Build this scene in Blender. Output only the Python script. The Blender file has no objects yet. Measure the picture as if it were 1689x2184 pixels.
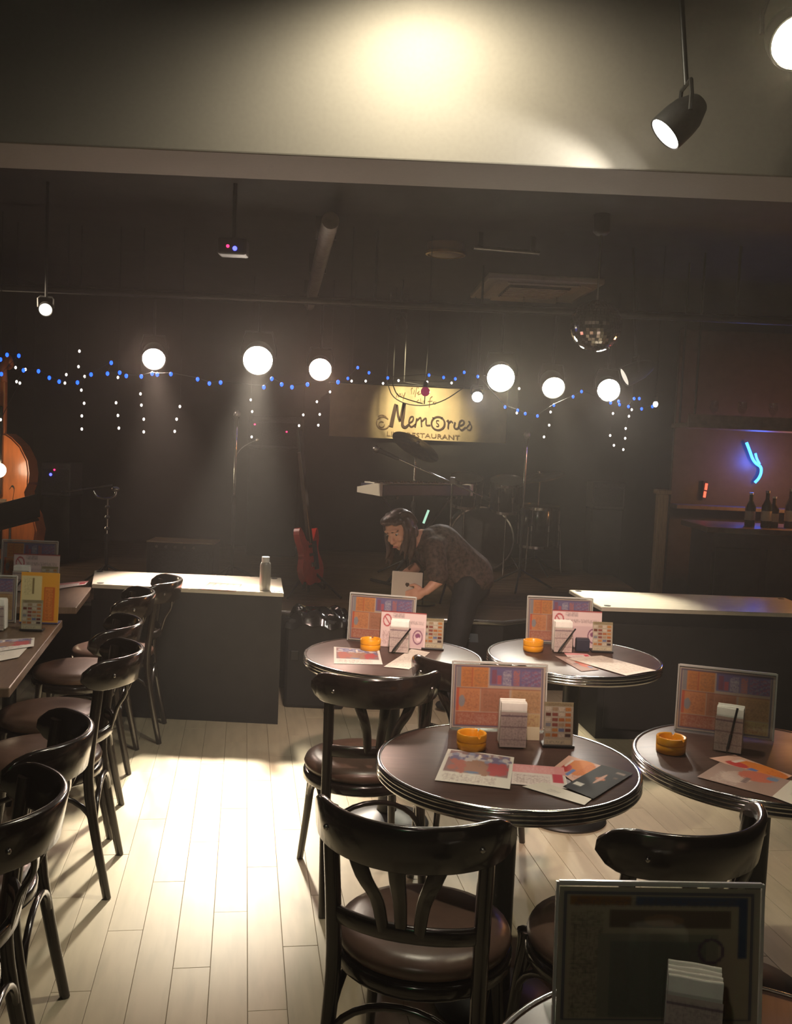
import bpy, bmesh, math, random
import numpy as np
from mathutils import Vector, Matrix, Quaternion
random.seed(7); RNG = np.random.default_rng(7)
scene = bpy.context.scene
COL = scene.collection
PI = math.pi

# ------------------------------------------------------------------ camera, world, exposure, large lights
FPX, PITCH, ROLL, CAMZ = 2060.0, math.radians(4.28), math.radians(2.5), 1.628
cam_data = bpy.data.cameras.new('camera'); cam = bpy.data.objects.new('camera', cam_data); COL.objects.link(cam)
cam_data.sensor_fit = 'HORIZONTAL'; cam_data.sensor_width = 36.0; cam_data.lens = FPX / 1689.0 * 36.0
cam_data.clip_start = 0.02
_F = Vector((0, math.cos(PITCH), -math.sin(PITCH))); _U0 = Vector((0, math.sin(PITCH), math.cos(PITCH))); _R0 = Vector((1, 0, 0))
_R = _R0 * math.cos(ROLL) + _U0 * math.sin(ROLL); _U = _U0 * math.cos(ROLL) - _R0 * math.sin(ROLL)
cam.matrix_world = Matrix(((_R.x, _U.x, -_F.x, 0), (_R.y, _U.y, -_F.y, 0), (_R.z, _U.z, -_F.z, CAMZ), (0, 0, 0, 1)))
scene.camera = cam
vs = scene.view_settings
vs.view_transform = 'Standard'; vs.look = 'None'; vs.gamma = 1.0; vs.use_curve_mapping = False
vs.exposure = 0.12
cy = scene.cycles
cy.max_bounces = 3; cy.diffuse_bounces = 2; cy.glossy_bounces = 2; cy.transmission_bounces = 1; cy.adaptive_threshold = 0.035; cy.volume_bounces = 0
cy.transparent_max_bounces = 10; cy.caustics_reflective = False; cy.caustics_refractive = False
cy.sample_clamp_indirect = 3.0

HAZE = 0.0072
world = bpy.data.worlds.new('club_air'); scene.world = world; world.use_nodes = True
_n = world.node_tree; _n.nodes.clear()
_wo = _n.nodes.new('ShaderNodeOutputWorld'); _wb = _n.nodes.new('ShaderNodeBackground'); _wb.inputs[0].default_value = (0, 0, 0, 1)
_wv = _n.nodes.new('ShaderNodeVolumeScatter'); _wv.inputs['Density'].default_value = HAZE; _wv.inputs['Anisotropy'].default_value = 0.6
_wv.inputs['Color'].default_value = (1, 0.93, 0.87, 1)
_n.links.new(_wb.outputs[0], _wo.inputs['Surface']); _n.links.new(_wv.outputs[0], _wo.inputs['Volume'])

def ray(px, py):
    x = px - 844.5; y = -(py - 1092.0)
    return (_R * x + _U * y + _F * FPX) / FPX
def at_z(px, py, z):
    d = ray(px, py); return Vector((0, 0, CAMZ)) + d * ((z - CAMZ) / d.z)
def at_y(px, py, y):
    d = ray(px, py); return Vector((0, 0, CAMZ)) + d * (y / d.y)

def aim(o, loc, target):
    o.location = loc
    o.rotation_euler = (Vector(target) - Vector(loc)).to_track_quat('-Z', 'Y').to_euler()
def spot(name, loc, target, power, color, size_deg, blend=0.4, radius=0.05, parent=None):
    l = bpy.data.lights.new(name, 'SPOT'); l.energy = power; l.color = color; l.spot_size = math.radians(size_deg)
    l.spot_blend = blend; l.shadow_soft_size = radius
    o = bpy.data.objects.new(name, l); COL.objects.link(o); aim(o, loc, target)
    return o

# ------------------------------------------------------------------ materials
MATS = {}
def mat(name, color, rough=0.5, metal=0.0, vary=0.0, scale=20.0, bump=0.0, emit=None, estr=0.0, coat=0.0, spec=0.5, stretch=None, trans=0.0, rnd=0.0):
    if name in MATS: return MATS[name]
    m = bpy.data.materials.new(name); m.use_nodes = True; nt = m.node_tree; b = nt.nodes['Principled BSDF']
    b.inputs['Roughness'].default_value = rough; b.inputs['Metallic'].default_value = metal
    b.inputs['Coat Weight'].default_value = coat; b.inputs['Coat Roughness'].default_value = 0.12
    b.inputs['Specular IOR Level'].default_value = spec
    b.inputs['Base Color'].default_value = (*color, 1)
    if trans: b.inputs['Transmission Weight'].default_value = trans
    if emit:
        b.inputs['Emission Color'].default_value = (*emit, 1); b.inputs['Emission Strength'].default_value = estr
        m.cycles.emission_sampling = 'NONE'
    if vary or bump:
        tc = nt.nodes.new('ShaderNodeTexCoord'); mp = nt.nodes.new('ShaderNodeMapping'); nz = nt.nodes.new('ShaderNodeTexNoise')
        nz.inputs['Scale'].default_value = scale; nz.inputs['Detail'].default_value = 4
        if stretch: mp.inputs['Scale'].default_value = stretch
        if rnd:
            oz = nt.nodes.new('ShaderNodeObjectInfo'); sc_ = nt.nodes.new('ShaderNodeVectorMath'); sc_.operation = 'SCALE'; sc_.inputs[0].default_value = (37.0, 23.0, 11.0)
            nt.links.new(oz.outputs['Random'], sc_.inputs['Scale']); nt.links.new(sc_.outputs[0], mp.inputs['Location'])
        nt.links.new(tc.outputs['Object'], mp.inputs['Vector']); nt.links.new(mp.outputs[0], nz.inputs['Vector'])
        if vary:
            hs = nt.nodes.new('ShaderNodeHueSaturation'); hs.inputs['Color'].default_value = (*color, 1)
            mr = nt.nodes.new('ShaderNodeMapRange'); mr.inputs['To Min'].default_value = 1 - vary; mr.inputs['To Max'].default_value = 1 + vary
            mr.inputs['From Min'].default_value = 0.25; mr.inputs['From Max'].default_value = 0.6
            nt.links.new(nz.outputs['Fac'], mr.inputs['Value'])
            if rnd:
                oi = nt.nodes.new('ShaderNodeObjectInfo'); m2 = nt.nodes.new('ShaderNodeMapRange')
                m2.inputs['To Min'].default_value = 1 - rnd; m2.inputs['To Max'].default_value = 1 + rnd
                mu = nt.nodes.new('ShaderNodeMath'); mu.operation = 'MULTIPLY'
                nt.links.new(oi.outputs['Random'], m2.inputs['Value']); nt.links.new(mr.outputs[0], mu.inputs[0]); nt.links.new(m2.outputs[0], mu.inputs[1])
                nt.links.new(mu.outputs[0], hs.inputs['Value'])
            else:
                nt.links.new(mr.outputs[0], hs.inputs['Value'])
            nt.links.new(hs.outputs[0], b.inputs['Base Color'])
        if bump:
            bp = nt.nodes.new('ShaderNodeBump'); bp.inputs['Strength'].default_value = bump; bp.inputs['Distance'].default_value = 0.01
            nt.links.new(nz.outputs['Fac'], bp.inputs['Height']); nt.links.new(bp.outputs[0], b.inputs['Normal'])
    MATS[name] = m; return m
def emit_mat(name, color, strength):
    return mat(name, (0.02, 0.02, 0.02), 0.4, emit=color, estr=strength)
def print_mat():
    if 'print' in MATS: return MATS['print']
    m = bpy.data.materials.new('printed_paper'); m.use_nodes = True; nt = m.node_tree; b = nt.nodes['Principled BSDF']
    a = nt.nodes.new('ShaderNodeAttribute'); a.attribute_name = 'ink'; nt.links.new(a.outputs['Color'], b.inputs['Base Color'])
    b.inputs['Roughness'].default_value = 0.65; b.inputs['Specular IOR Level'].default_value = 0.12; MATS['print'] = m; return m
def acrylic_mat():
    if 'acrylic' in MATS: return MATS['acrylic']
    m = bpy.data.materials.new('clear_acrylic'); m.use_nodes = True; nt = m.node_tree; nt.nodes.clear()
    o = nt.nodes.new('ShaderNodeOutputMaterial'); t = nt.nodes.new('ShaderNodeBsdfTransparent'); g = nt.nodes.new('ShaderNodeBsdfGlossy')
    t.inputs[0].default_value = (0.93, 0.94, 0.93, 1); g.inputs['Roughness'].default_value = 0.08
    lw = nt.nodes.new('ShaderNodeLayerWeight'); lw.inputs[0].default_value = 0.5; pw = nt.nodes.new('ShaderNodeMath'); pw.operation = 'POWER'; pw.inputs[1].default_value = 5.0
    f = nt.nodes.new('ShaderNodeMath'); f.operation = 'MULTIPLY_ADD'; f.inputs[1].default_value = 0.7; f.inputs[2].default_value = 0.045; x = nt.nodes.new('ShaderNodeMixShader')
    nt.links.new(lw.outputs['Facing'], pw.inputs[0]); nt.links.new(pw.outputs[0], f.inputs[0])
    nt.links.new(f.outputs[0], x.inputs[0]); nt.links.new(t.outputs[0], x.inputs[1]); nt.links.new(g.outputs[0], x.inputs[2]); nt.links.new(x.outputs[0], o.inputs[0])
    MATS['acrylic'] = m; return m

M_WALL = mat('black_painted_plaster', (0.009, 0.008, 0.0085), 0.8, vary=0.3, scale=3, bump=0.1)
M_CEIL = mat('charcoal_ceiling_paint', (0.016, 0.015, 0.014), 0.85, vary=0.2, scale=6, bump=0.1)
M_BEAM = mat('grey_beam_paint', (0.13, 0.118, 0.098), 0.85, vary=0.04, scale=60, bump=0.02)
M_PLANK = mat('pale_worn_floorboard', (0.45, 0.385, 0.265), 0.48, vary=0.09, scale=5, stretch=(5, 0.8, 1), bump=0.03, rnd=0.035, spec=0.22)
M_SUB = mat('dark_floor_joint', (0.20, 0.155, 0.11), 0.8, vary=0.1)
M_STAGE = mat('brown_stage_board', (0.13, 0.085, 0.055), 0.5, vary=0.2, scale=5, stretch=(0.5, 6, 1), rnd=0.15)
M_BLACK = mat('matt_black_paint', (0.008, 0.0075, 0.0075), 0.6, vary=0.3, scale=12)
M_GLOSSBLACK = mat('gloss_black_lacquer', (0.010, 0.009, 0.010), 0.18, vary=0.2, coat=0.5)
M_CHAIR = mat('dark_stained_bentwood', (0.016, 0.011, 0.009), 0.2, vary=0.35, scale=18, coat=0.5)
M_SEAT = mat('brown_vinyl', (0.105, 0.062, 0.045), 0.32, vary=0.15, scale=14, bump=0.12)
M_TOP = mat('dark_walnut_laminate', (0.072, 0.040, 0.032), 0.36, spec=0.10, vary=0.18, scale=9, stretch=(1, 9, 1))
M_TOP2 = mat('brown_oak_tabletop', (0.16, 0.105, 0.07), 0.34, vary=0.18, scale=9, stretch=(8, 1, 1))
M_CHROME = mat('polished_chrome', (0.72, 0.71, 0.70), 0.14, metal=1.0, vary=0.05)
M_STEEL = mat('dull_steel', (0.45, 0.44, 0.43), 0.3, metal=1.0, vary=0.1)
M_IRON = mat('black_cast_iron', (0.012, 0.012, 0.012), 0.42, vary=0.3, bump=0.05)
M_ORANGE = mat('orange_melamine', (0.85, 0.36, 0.015), 0.32, vary=0.06)
M_WHITE = mat('white_tissue_paper', (0.80, 0.77, 0.70), 0.7, vary=0.05, scale=60)
M_PALE = mat('cream_laminate', (0.72, 0.66, 0.54), 0.35, vary=0.06)
M_RUBBER = mat('black_rubber', (0.015, 0.015, 0.015), 0.7, vary=0.2)
M_ACR = acrylic_mat(); M_PRINT = print_mat()

# ------------------------------------------------------------------ mesh building helpers
def empty(name, loc=(0, 0, 0), rz=0.0):
    o = bpy.data.objects.new(name, None); COL.objects.link(o); o.location = loc; o.rotation_euler = (0, 0, rz); o.empty_display_size = 0.1
    return o
def tag(o, label=None, cat=None, group=None, kind=None):
    if label: o['label'] = label
    if cat: o['category'] = cat
    if group: o['group'] = group
    if kind: o['kind'] = kind
    return o
def copy_tree(o, parent=None):
    c = o.copy(); COL.objects.link(c)
    if parent is not None: c.parent = parent
    for ch in list(o.children): copy_tree(ch, c)
    return c
def mesh_obj(name, me, m, parent=None):
    o = bpy.data.objects.new(name, me); COL.objects.link(o)
    if m and not me.materials: me.materials.append(m)
    if parent: o.parent = parent
    return o

class B:
    def __init__(s): s.bm = bmesh.new(); s.curved = False
    def box(s, c, size, rot=None, bev=0.0):
        M = Matrix.Translation(Vector(c)) @ (rot.to_4x4() if rot is not None else Matrix.Identity(4)) @ Matrix.Diagonal((*size, 1))
        r = bmesh.ops.create_cube(s.bm, size=1.0, matrix=M)
        if bev:
            es = list({e for v in r['verts'] for e in v.link_edges})
            bmesh.ops.bevel(s.bm, geom=es, offset=bev, segments=2, affect='EDGES', profile=0.5)
        return s
    def rings(s, rings, cap=True, closed=False):
        s.curved = True
        vs_ = [[s.bm.verts.new(p) for p in r] for r in rings]; n = len(vs_[0])
        m = len(vs_)
        for i in range(m if closed else m - 1):
            a, b = vs_[i], vs_[(i + 1) % m]
            for j in range(n):
                try: s.bm.faces.new((a[j], a[(j + 1) % n], b[(j + 1) % n], b[j]))
                except ValueError: pass
        if cap and not closed:
            for r in (vs_[0], vs_[-1]):
                if len(set(tuple(v.co) for v in r)) > 2:
                    try: s.bm.faces.new(r)
                    except ValueError: pass
        return s
    def tube(s, pts, rads, n=8, cap=True, closed=False):
        pts = [Vector(p) for p in pts]
        if not hasattr(rads, '__len__'): rads = [rads] * len(pts)
        R = []; up = None
        for i, p in enumerate(pts):
            if closed: t = pts[(i + 1) % len(pts)] - pts[i - 1]
            else: t = pts[min(i + 1, len(pts) - 1)] - pts[max(i - 1, 0)]
            t = t.normalized() if t.length > 1e-9 else Vector((0, 0, 1))
            if up is None: up = t.orthogonal().normalized()
            up = (up - t * up.dot(t)); up = up.normalized() if up.length > 1e-6 else t.orthogonal().normalized()
            b = t.cross(up)
            R.append([p + (up * math.cos(2 * PI * k / n) + b * math.sin(2 * PI * k / n)) * rads[i] for k in range(n)])
        return s.rings(R, cap, closed)
    def strap(s, pts, wdirs, ws, th):
        # flat bar swept along pts; wdirs the width direction(s)
        pts = [Vector(p) for p in pts]; R = []
        if not isinstance(wdirs, (list, tuple)) or not hasattr(wdirs[0], '__len__'): wdirs = [wdirs] * len(pts)
        if not hasattr(ws, '__len__'): ws = [ws] * len(pts)
        for i, p in enumerate(pts):
            t = (pts[min(i + 1, len(pts) - 1)] - pts[max(i - 1, 0)]).normalized(); w = Vector(wdirs[i]).normalized()
            nrm = t.cross(w).normalized(); h = ws[i] / 2; q = th / 2; e = min(q * 0.6, h * 0.6)
            R.append([p + w * a + nrm * b for a, b in ((h - e, q), (h, q - e), (h, -q + e), (h - e, -q), (-h + e, -q), (-h, -q + e), (-h, q - e), (-h + e, q))])
        return s.rings(R)
    def lathe(s, prof, n=32, c=(0, 0, 0), M=None, closed=False, cap=True):
        c = Vector(c); R = []
        for r, z in prof:
            ring = [Vector((r * math.cos(2 * PI * k / n), r * math.sin(2 * PI * k / n), z)) for k in range(n)]
            R.append([(M @ p if M is not None else p) + c for p in ring])
        return s.rings(R, cap, closed)
    def ell(s, c, r, rot=None, n=14):
        s.curved = True
        M = Matrix.Translation(Vector(c)) @ (rot.to_4x4() if rot is not None else Matrix.Identity(4)) @ Matrix.Diagonal((*r, 1))
        bmesh.ops.create_uvsphere(s.bm, u_segments=n, v_segments=max(6, n // 2 + 1), radius=1.0, matrix=M); return s
    def capsule(s, a, b, ra, rb, n=12):
        a, b = Vector(a), Vector(b); d = (b - a).normalized(); P = []; Rr = []
        for k in range(4):
            t = PI / 2 * (k / 4); P.append(a - d * ra * math.cos(t)); Rr.append(max(ra * math.sin(t), 1e-4))
        P += [a, b]; Rr += [ra, rb]
        for k in range(1, 5):
            t = PI / 2 * (k / 4); P.append(b + d * rb * math.sin(t)); Rr.append(max(rb * math.cos(t), 1e-4))
        return s.tube(P, Rr, n)
    def poly(s, pts2, z0, z1, M=None):
        a = [s.bm.verts.new((M @ Vector((x, y, z0))) if M is not None else (x, y, z0)) for x, y in pts2]
        b = [s.bm.verts.new((M @ Vector((x, y, z1))) if M is not None else (x, y, z1)) for x, y in pts2]
        n = len(a)
        s.bm.faces.new(a[::-1]); s.bm.faces.new(b)
        for i in range(n): s.bm.faces.new((a[i], a[(i + 1) % n], b[(i + 1) % n], b[i]))
        return s
    def mesh(s, name, ang=50):
        if not s.curved: ang = min(ang, 16)
        bmesh.ops.recalc_face_normals(s.bm, faces=s.bm.faces[:])
        me = bpy.data.meshes.new(name); s.bm.to_mesh(me); s.bm.free()
        me.shade_smooth()
        try: me.set_sharp_from_angle(angle=math.radians(ang))
        except Exception: pass
        return me
    def build(s, name, m, parent=None, ang=50):
        return mesh_obj(name, s.mesh(name, ang), m, parent)

def curve_pts(ctrl, n=24):
    # Catmull-Rom through control points
    P = [Vector(p) for p in ctrl]; P = [P[0] * 2 - P[1]] + P + [P[-1] * 2 - P[-2]]; out = []
    seg = len(P) - 3
    for i in range(n):
        u = i / (n - 1) * seg; k = min(int(u), seg - 1); t = u - k; a, b, c, d = P[k:k + 4]
        out.append(0.5 * ((2 * b) + (c - a) * t + (2 * a - 5 * b + 4 * c - d) * t * t + (3 * b - a - 3 * c + d) * t ** 3))
    return out

# printed sheets: a grid whose faces carry the printed colour
def art_grid(name, pfun, nx, ny, img):
    u = np.linspace(0, 1, nx + 1); v = np.linspace(0, 1, ny + 1)
    verts = [pfun(a, b) for b in v for a in u]
    faces = [(j * (nx + 1) + i, j * (nx + 1) + i + 1, (j + 1) * (nx + 1) + i + 1, (j + 1) * (nx + 1) + i) for j in range(ny) for i in range(nx)]
    me = bpy.data.meshes.new(name); me.from_pydata(verts, [], faces)
    ca = me.color_attributes.new('ink', 'FLOAT_COLOR', 'CORNER')
    H, W = img.shape[:2]
    yy = ((np.arange(ny) + 0.5) / ny * H).astype(int); xx = ((np.arange(nx) + 0.5) / nx * W).astype(int)
    im = np.pad(img, ((1, 1), (1, 1), (0, 0)), 'edge'); im = sum(im[i:i + H, j:j + W] * w for i, j, w in ((1, 1, .4), (0, 1, .15), (2, 1, .15), (1, 0, .15), (1, 2, .15)))
    px = im[::-1][yy][:, xx].reshape(-1, 3)
    c4 = np.ones((len(px) * 4, 4), np.float32); c4[:, :3] = np.repeat(px, 4, 0)
    ca.data.foreach_set('color', c4.ravel()); me.shade_smooth(); me.materials.append(M_PRINT)
    return me
def srgb(r, g, b):
    f = lambda c: ((c / 255 + 0.055) / 1.055) ** 2.4 if c > 10 else c / 255 / 12.92
    return np.array([f(r), f(g), f(b)], np.float32)
def canvas(w, h, c): 
    a = np.empty((h, w, 3), np.float32); a[:] = srgb(*c); return a
def rect(a, x0, y0, x1, y1, c):
    h, w = a.shape[:2]; a[int(y0 * h):max(int(y1 * h), int(y0 * h) + 1), int(x0 * w):max(int(x1 * w), int(x0 * w) + 1)] = srgb(*c)
def ringart(a, cx, cy, r, t, c, slash=True):
    h, w = a.shape[:2]; Y, X = np.mgrid[0:h, 0:w]; x = (X + .5) / w - cx; y = ((Y + .5) / h - cy) * h / w; d = np.hypot(x, y)
    m = (np.abs(d - r) < t / 2)
    if slash: m |= (np.abs(x - y) < t * 0.6) & (d < r)
    a[m] = srgb(*c)
def blobart(a, cx, cy, rx, ry, c):
    h, w = a.shape[:2]; Y, X = np.mgrid[0:h, 0:w]
    a[(((X + .5) / w - cx) / rx) ** 2 + (((Y + .5) / h - cy) / ry) ** 2 < 1] = srgb(*c)
def glyphs(a, x0, y0, x1, y1, c, cols, rows, fill=0.55, cols2=None):
    # tiny illegible glyph marks, as blurred as the photograph shows them
    h, w = a.shape[:2]
    for i in range(cols):
        for j in range(rows):
            gx0 = x0 + (x1 - x0) * (i + .12) / cols; gx1 = x0 + (x1 - x0) * (i + .88) / cols
            gy0 = y0 + (y1 - y0) * (j + .10) / rows; gy1 = y0 + (y1 - y0) * (j + .90) / rows
            X0, X1, Y0, Y1 = int(gx0 * w), int(gx1 * w) + 1, int(gy0 * h), int(gy1 * h) + 1
            k = RNG.random((Y1 - Y0, X1 - X0)) < fill
            col = srgb(*(cols2[(i + j) % len(cols2)] if cols2 else c))
            sub = a[Y0:Y1, X0:X1]; kk = k[:sub.shape[0], :sub.shape[1]]; sub[kk] = sub[kk] * 0.5 + col * 0.5

def menu_art(warm=True):
    a = canvas(132, 92, (214, 200, 186))
    rect(a, 0.02, 0.03, 0.98, 0.98, (70, 84, 130)); rect(a, 0.035, 0.05, 0.965, 0.96, (206, 186, 168))
    rect(a, 0.04, 0.05, 0.38, 0.36, (226, 140, 60)); rect(a, 0.04, 0.05, 0.085, 0.36, (140, 150, 160))
    rect(a, 0.20, 0.06, 0.215, 0.36, (200, 90, 40)); glyphs(a, 0.10, 0.08, 0.20, 0.34, (150, 70, 40), 3, 10, 0.4); glyphs(a, 0.23, 0.08, 0.37, 0.34, (120, 90, 70), 4, 10, 0.4)
    rect(a, 0.40, 0.05, 0.96, 0.33, (92, 100, 165)); rect(a, 0.42, 0.08, 0.47, 0.31, (130, 60, 110)); rect(a, 0.48, 0.17, 0.53, 0.31, (190, 80, 110))
    glyphs(a, 0.54, 0.08, 0.63, 0.31, (235, 235, 240), 3, 6, 0.55); glyphs(a, 0.65, 0.08, 0.72, 0.31, (236, 120, 60), 2, 7, 0.7); glyphs(a, 0.74, 0.08, 0.95, 0.31, (150, 70, 120), 6, 9, 0.5, [(160, 60, 110), (210, 110, 120), (190, 190, 215)])
    rect(a, 0.04, 0.37, 0.96, 0.385, (150, 50, 40))
    rect(a, 0.04, 0.39, 0.30, 0.74, (232, 150, 92)); rect(a, 0.04, 0.39, 0.075, 0.74, (220, 80, 50)); blobart(a, 0.10, 0.58, 0.035, 0.09, (150, 160, 170))
    glyphs(a, 0.13, 0.42, 0.29, 0.72, (160, 80, 50), 5, 12, 0.35)
    rect(a, 0.31, 0.39, 0.62, 0.74, (196, 128, 96)); glyphs(a, 0.33, 0.42, 0.61, 0.72, (120, 70, 50), 9, 12, 0.35)
    rect(a, 0.64, 0.39, 0.96, 0.74, (214, 170, 120)); glyphs(a, 0.66, 0.42, 0.95, 0.72, (120, 90, 60), 9, 12, 0.35)
    rect(a, 0.04, 0.76, 0.60, 0.96, (190, 100, 80)); glyphs(a, 0.06, 0.78, 0.58, 0.94, (235, 190, 160), 16, 7, 0.4)
    rect(a, 0.62, 0.76, 0.96, 0.96, (225, 200, 140)); glyphs(a, 0.64, 0.78, 0.94, 0.94, (150, 60, 60), 10, 7, 0.4)
    return a * 0.72 + srgb(190, 150, 132) * 0.28
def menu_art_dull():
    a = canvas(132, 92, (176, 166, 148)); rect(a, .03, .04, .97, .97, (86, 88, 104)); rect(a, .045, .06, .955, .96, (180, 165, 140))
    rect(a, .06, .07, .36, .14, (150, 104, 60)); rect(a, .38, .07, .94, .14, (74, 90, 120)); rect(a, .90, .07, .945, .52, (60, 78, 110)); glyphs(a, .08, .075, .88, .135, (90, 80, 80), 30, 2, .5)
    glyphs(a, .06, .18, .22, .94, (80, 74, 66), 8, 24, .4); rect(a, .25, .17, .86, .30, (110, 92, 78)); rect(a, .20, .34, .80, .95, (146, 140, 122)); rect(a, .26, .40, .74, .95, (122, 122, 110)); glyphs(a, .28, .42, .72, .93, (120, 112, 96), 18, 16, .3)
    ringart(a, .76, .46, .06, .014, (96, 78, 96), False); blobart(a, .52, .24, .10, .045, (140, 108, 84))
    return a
def card_art():
    a = canvas(62, 92, (205, 190, 170)); rect(a, 0, 0, 1, 0.10, (180, 165, 130)); glyphs(a, 0.06, 0.02, 0.94, 0.09, (110, 70, 60), 14, 2, 0.5)
    pal = [(120, 60, 50), (200, 120, 70), (150, 150, 160), (90, 70, 70), (214, 150, 90), (120, 130, 170), (190, 160, 130), (160, 90, 80), (230, 215, 195)]
    k = 0
    for j in range(6):
        for i in range(4):
            x, y = 0.05 + i * 0.23, 0.13 + j * 0.12
            rect(a, x, y, x + 0.19, y + 0.085, pal[int(RNG.integers(len(pal)))]); k += 1
    glyphs(a, 0.05, 0.13, 0.97, 0.85, (120, 80, 70), 22, 30, 0.08)
    rect(a, 0.05, 0.88, 0.95, 0.97, (228, 212, 180)); glyphs(a, 0.08, 0.89, 0.7, 0.96, (100, 90, 110), 16, 2, 0.4)
    return a
def nosmoke_art(green=False):
    a = canvas(110, 60, (222, 200, 196)); rect(a, 0, 0, 1, 0.04, (150, 60, 60))
    ringart(a, 0.14, 0.26, 0.085, 0.022, (176, 60, 72)); glyphs(a, 0.27, 0.06, 0.52, 0.17, (110, 90, 95), 12, 2, 0.6)
    glyphs(a, 0.27, 0.24, 0.94, 0.33, (120, 96, 96), 26, 2, 0.55); rect(a, 0.28, 0.42, 0.97, 0.98, (206, 180, 180))
    ringart(a, 0.83, 0.68, 0.10, 0.02, (120, 70, 100), False); blobart(a, 0.83, 0.64, 0.06, 0.07, (130, 80, 110)); blobart(a, 0.85, 0.74, 0.04, 0.05, (226, 200, 205))
    glyphs(a, 0.05, 0.55, 0.26, 0.92, (140, 90, 90), 8, 6, 0.4)
    return a
def sheet_art(kind):
    if kind == 'photo':
        a = canvas(84, 60, (232, 226, 216)); rect(a, 0.05, 0.04, 0.96, 0.70, (150, 120, 120)); 
        for _ in range(60): blobart(a, RNG.uniform(.08, .93), RNG.uniform(.08, .3), .05, .05, [(200, 190, 190), (150, 150, 175), (120, 110, 140)][int(RNG.integers(3))])
        
        for _ in range(70): u_ = RNG.uniform(.1, .9); blobart(a, u_, RNG.uniform(.32, .66), RNG.uniform(.03, .07), RNG.uniform(.04, .09), [(180, 112, 100), (170, 130, 112), (186, 90, 92)][min(2, int(u_ * 3))])
        blobart(a, .45, .66, .10, .035, (120, 140, 170))
        blobart(a, .5, .16, .03, .08, (240, 225, 215)); glyphs(a, 0.08, 0.76, 0.8, 0.94, (150, 120, 120), 26, 3, 0.3)
    elif kind == 'pink':
        a = canvas(84, 52, (236, 222, 216)); rect(a, 0, 0, 1, 0.42, (232, 160, 160)); glyphs(a, 0.05, 0.08, 0.8, 0.36, (244, 200, 200), 18, 3, 0.5)
        rect(a, 0.76, 0.40, 0.95, 0.78, (214, 84, 100)); glyphs(a, 0.04, 0.5, 0.7, 0.92, (150, 110, 110), 22, 4, 0.4)
    elif kind == 'orange':
        a = canvas(60, 60, (226, 180, 160)); blobart(a, .6, .62, .4, .4, (226, 132, 62)); blobart(a, .3, .32, .22, .16, (196, 70, 66)); rect(a, .05, .5, .42, .62, (96, 120, 180)); rect(a, .35, .2, .8, .28, (240, 220, 210)); glyphs(a, 0.1, 0.7, 0.9, 0.95, (200, 90, 40), 14, 4, 0.4)
    elif kind == 'black':
        a = canvas(84, 60, (12, 9, 9)); rect(a, .62, .1, .9, .15, (150, 130, 120)); blobart(a, .5, .45, .14, .05, (190, 110, 80)); blobart(a, .5, .45, .05, .18, (200, 150, 130)); rect(a, .1, .74, .36, .84, (220, 214, 205)); blobart(a, .8, .3, .06, .03, (90, 70, 60))
    elif kind == 'text':
        a = canvas(90, 60, (226, 214, 200)); glyphs(a, .05, .08, .95, .92, (150, 130, 125), 30, 10, 0.28)
    elif kind == 'grey':
        a = canvas(84, 60, (168, 140, 130)); blobart(a, .5, .4, .3, .2, (196, 170, 160)); blobart(a, .75, .6, .25, .25, (196, 110, 90)); blobart(a, .82, .8, .1, .08, (110, 130, 160)); glyphs(a, .05, .15, .6, .5, (205, 190, 180), 18, 4, .4); rect(a, .3, .5, .6, .58, (130, 110, 110))
    elif kind == 'red':
        a = canvas(84, 60, (196, 110, 100)); 
        for i in range(5): rect(a, .06 + i * .19, .1, .2 + i * .19, .9, (214, 140, 128))
        glyphs(a, .05, .1, .95, .9, (150, 60, 60), 24, 8, .25)
    else:
        a = canvas(60, 44, (226, 218, 206)); glyphs(a, .3, .3, .6, .5, (150, 140, 140), 8, 2, .4)
    return a

# ------------------------------------------------------------------ the room
ROOMROT = math.radians(9.0)
def struct(o, label=None): o['kind'] = 'structure'; return o
b = B(); b.box((0.1, 3.4, -0.064), (8.4, 13.6, 0.12)); floor = struct(b.build('floor', M_SUB))
PW, PL = 0.112, 0.92
pm = B().box((0, 0, -0.012), (PW - 0.0014, PL - 0.0014, 0.024), bev=0.0009).mesh('plank')
pm.materials.append(M_PLANK)
near, rest = [], []
cr, sr = math.cos(ROOMROT), math.sin(ROOMROT)
for i in range(-40, 42):
    off = ((i * 0.37) % 1.0) * PL
    for j in range(-3, 13):
        u, v = i * PW, j * PL + off
        x, y = u * cr - v * sr, u * sr + v * cr
        if not (-3.45 < x < 3.55 and -2.3 < y < 9.4): continue
        vis = (-1.9 < x < 1.9 and 1.3 < y < 6.2)
        score = y if vis else 99
        near.append((score, x, y)) if vis else rest.append((x, y))
near.sort(key=lambda t: (t[1] + 0.4) ** 2 + (t[2] - 3.2) ** 2)
rest += [(x, y) for _, x, y in near[290:]]; near = near[:290]
for _, x, y in near:
    o = bpy.data.objects.new('plank', pm); COL.objects.link(o); o.parent = floor; o.location = (x, y, random.uniform(-0.0006, 0.0002)); o.rotation_euler = (0, 0, ROOMROT)
b = B()
rz = Matrix.Rotation(ROOMROT, 3, 'Z')
for x, y in rest: b.box((x, y, -0.012), (PW - 0.0014, PL - 0.0014, 0.024), rot=rz)
o = b.build('far_planks', M_PLANK, floor); o['kind'] = 'stuff'

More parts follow.
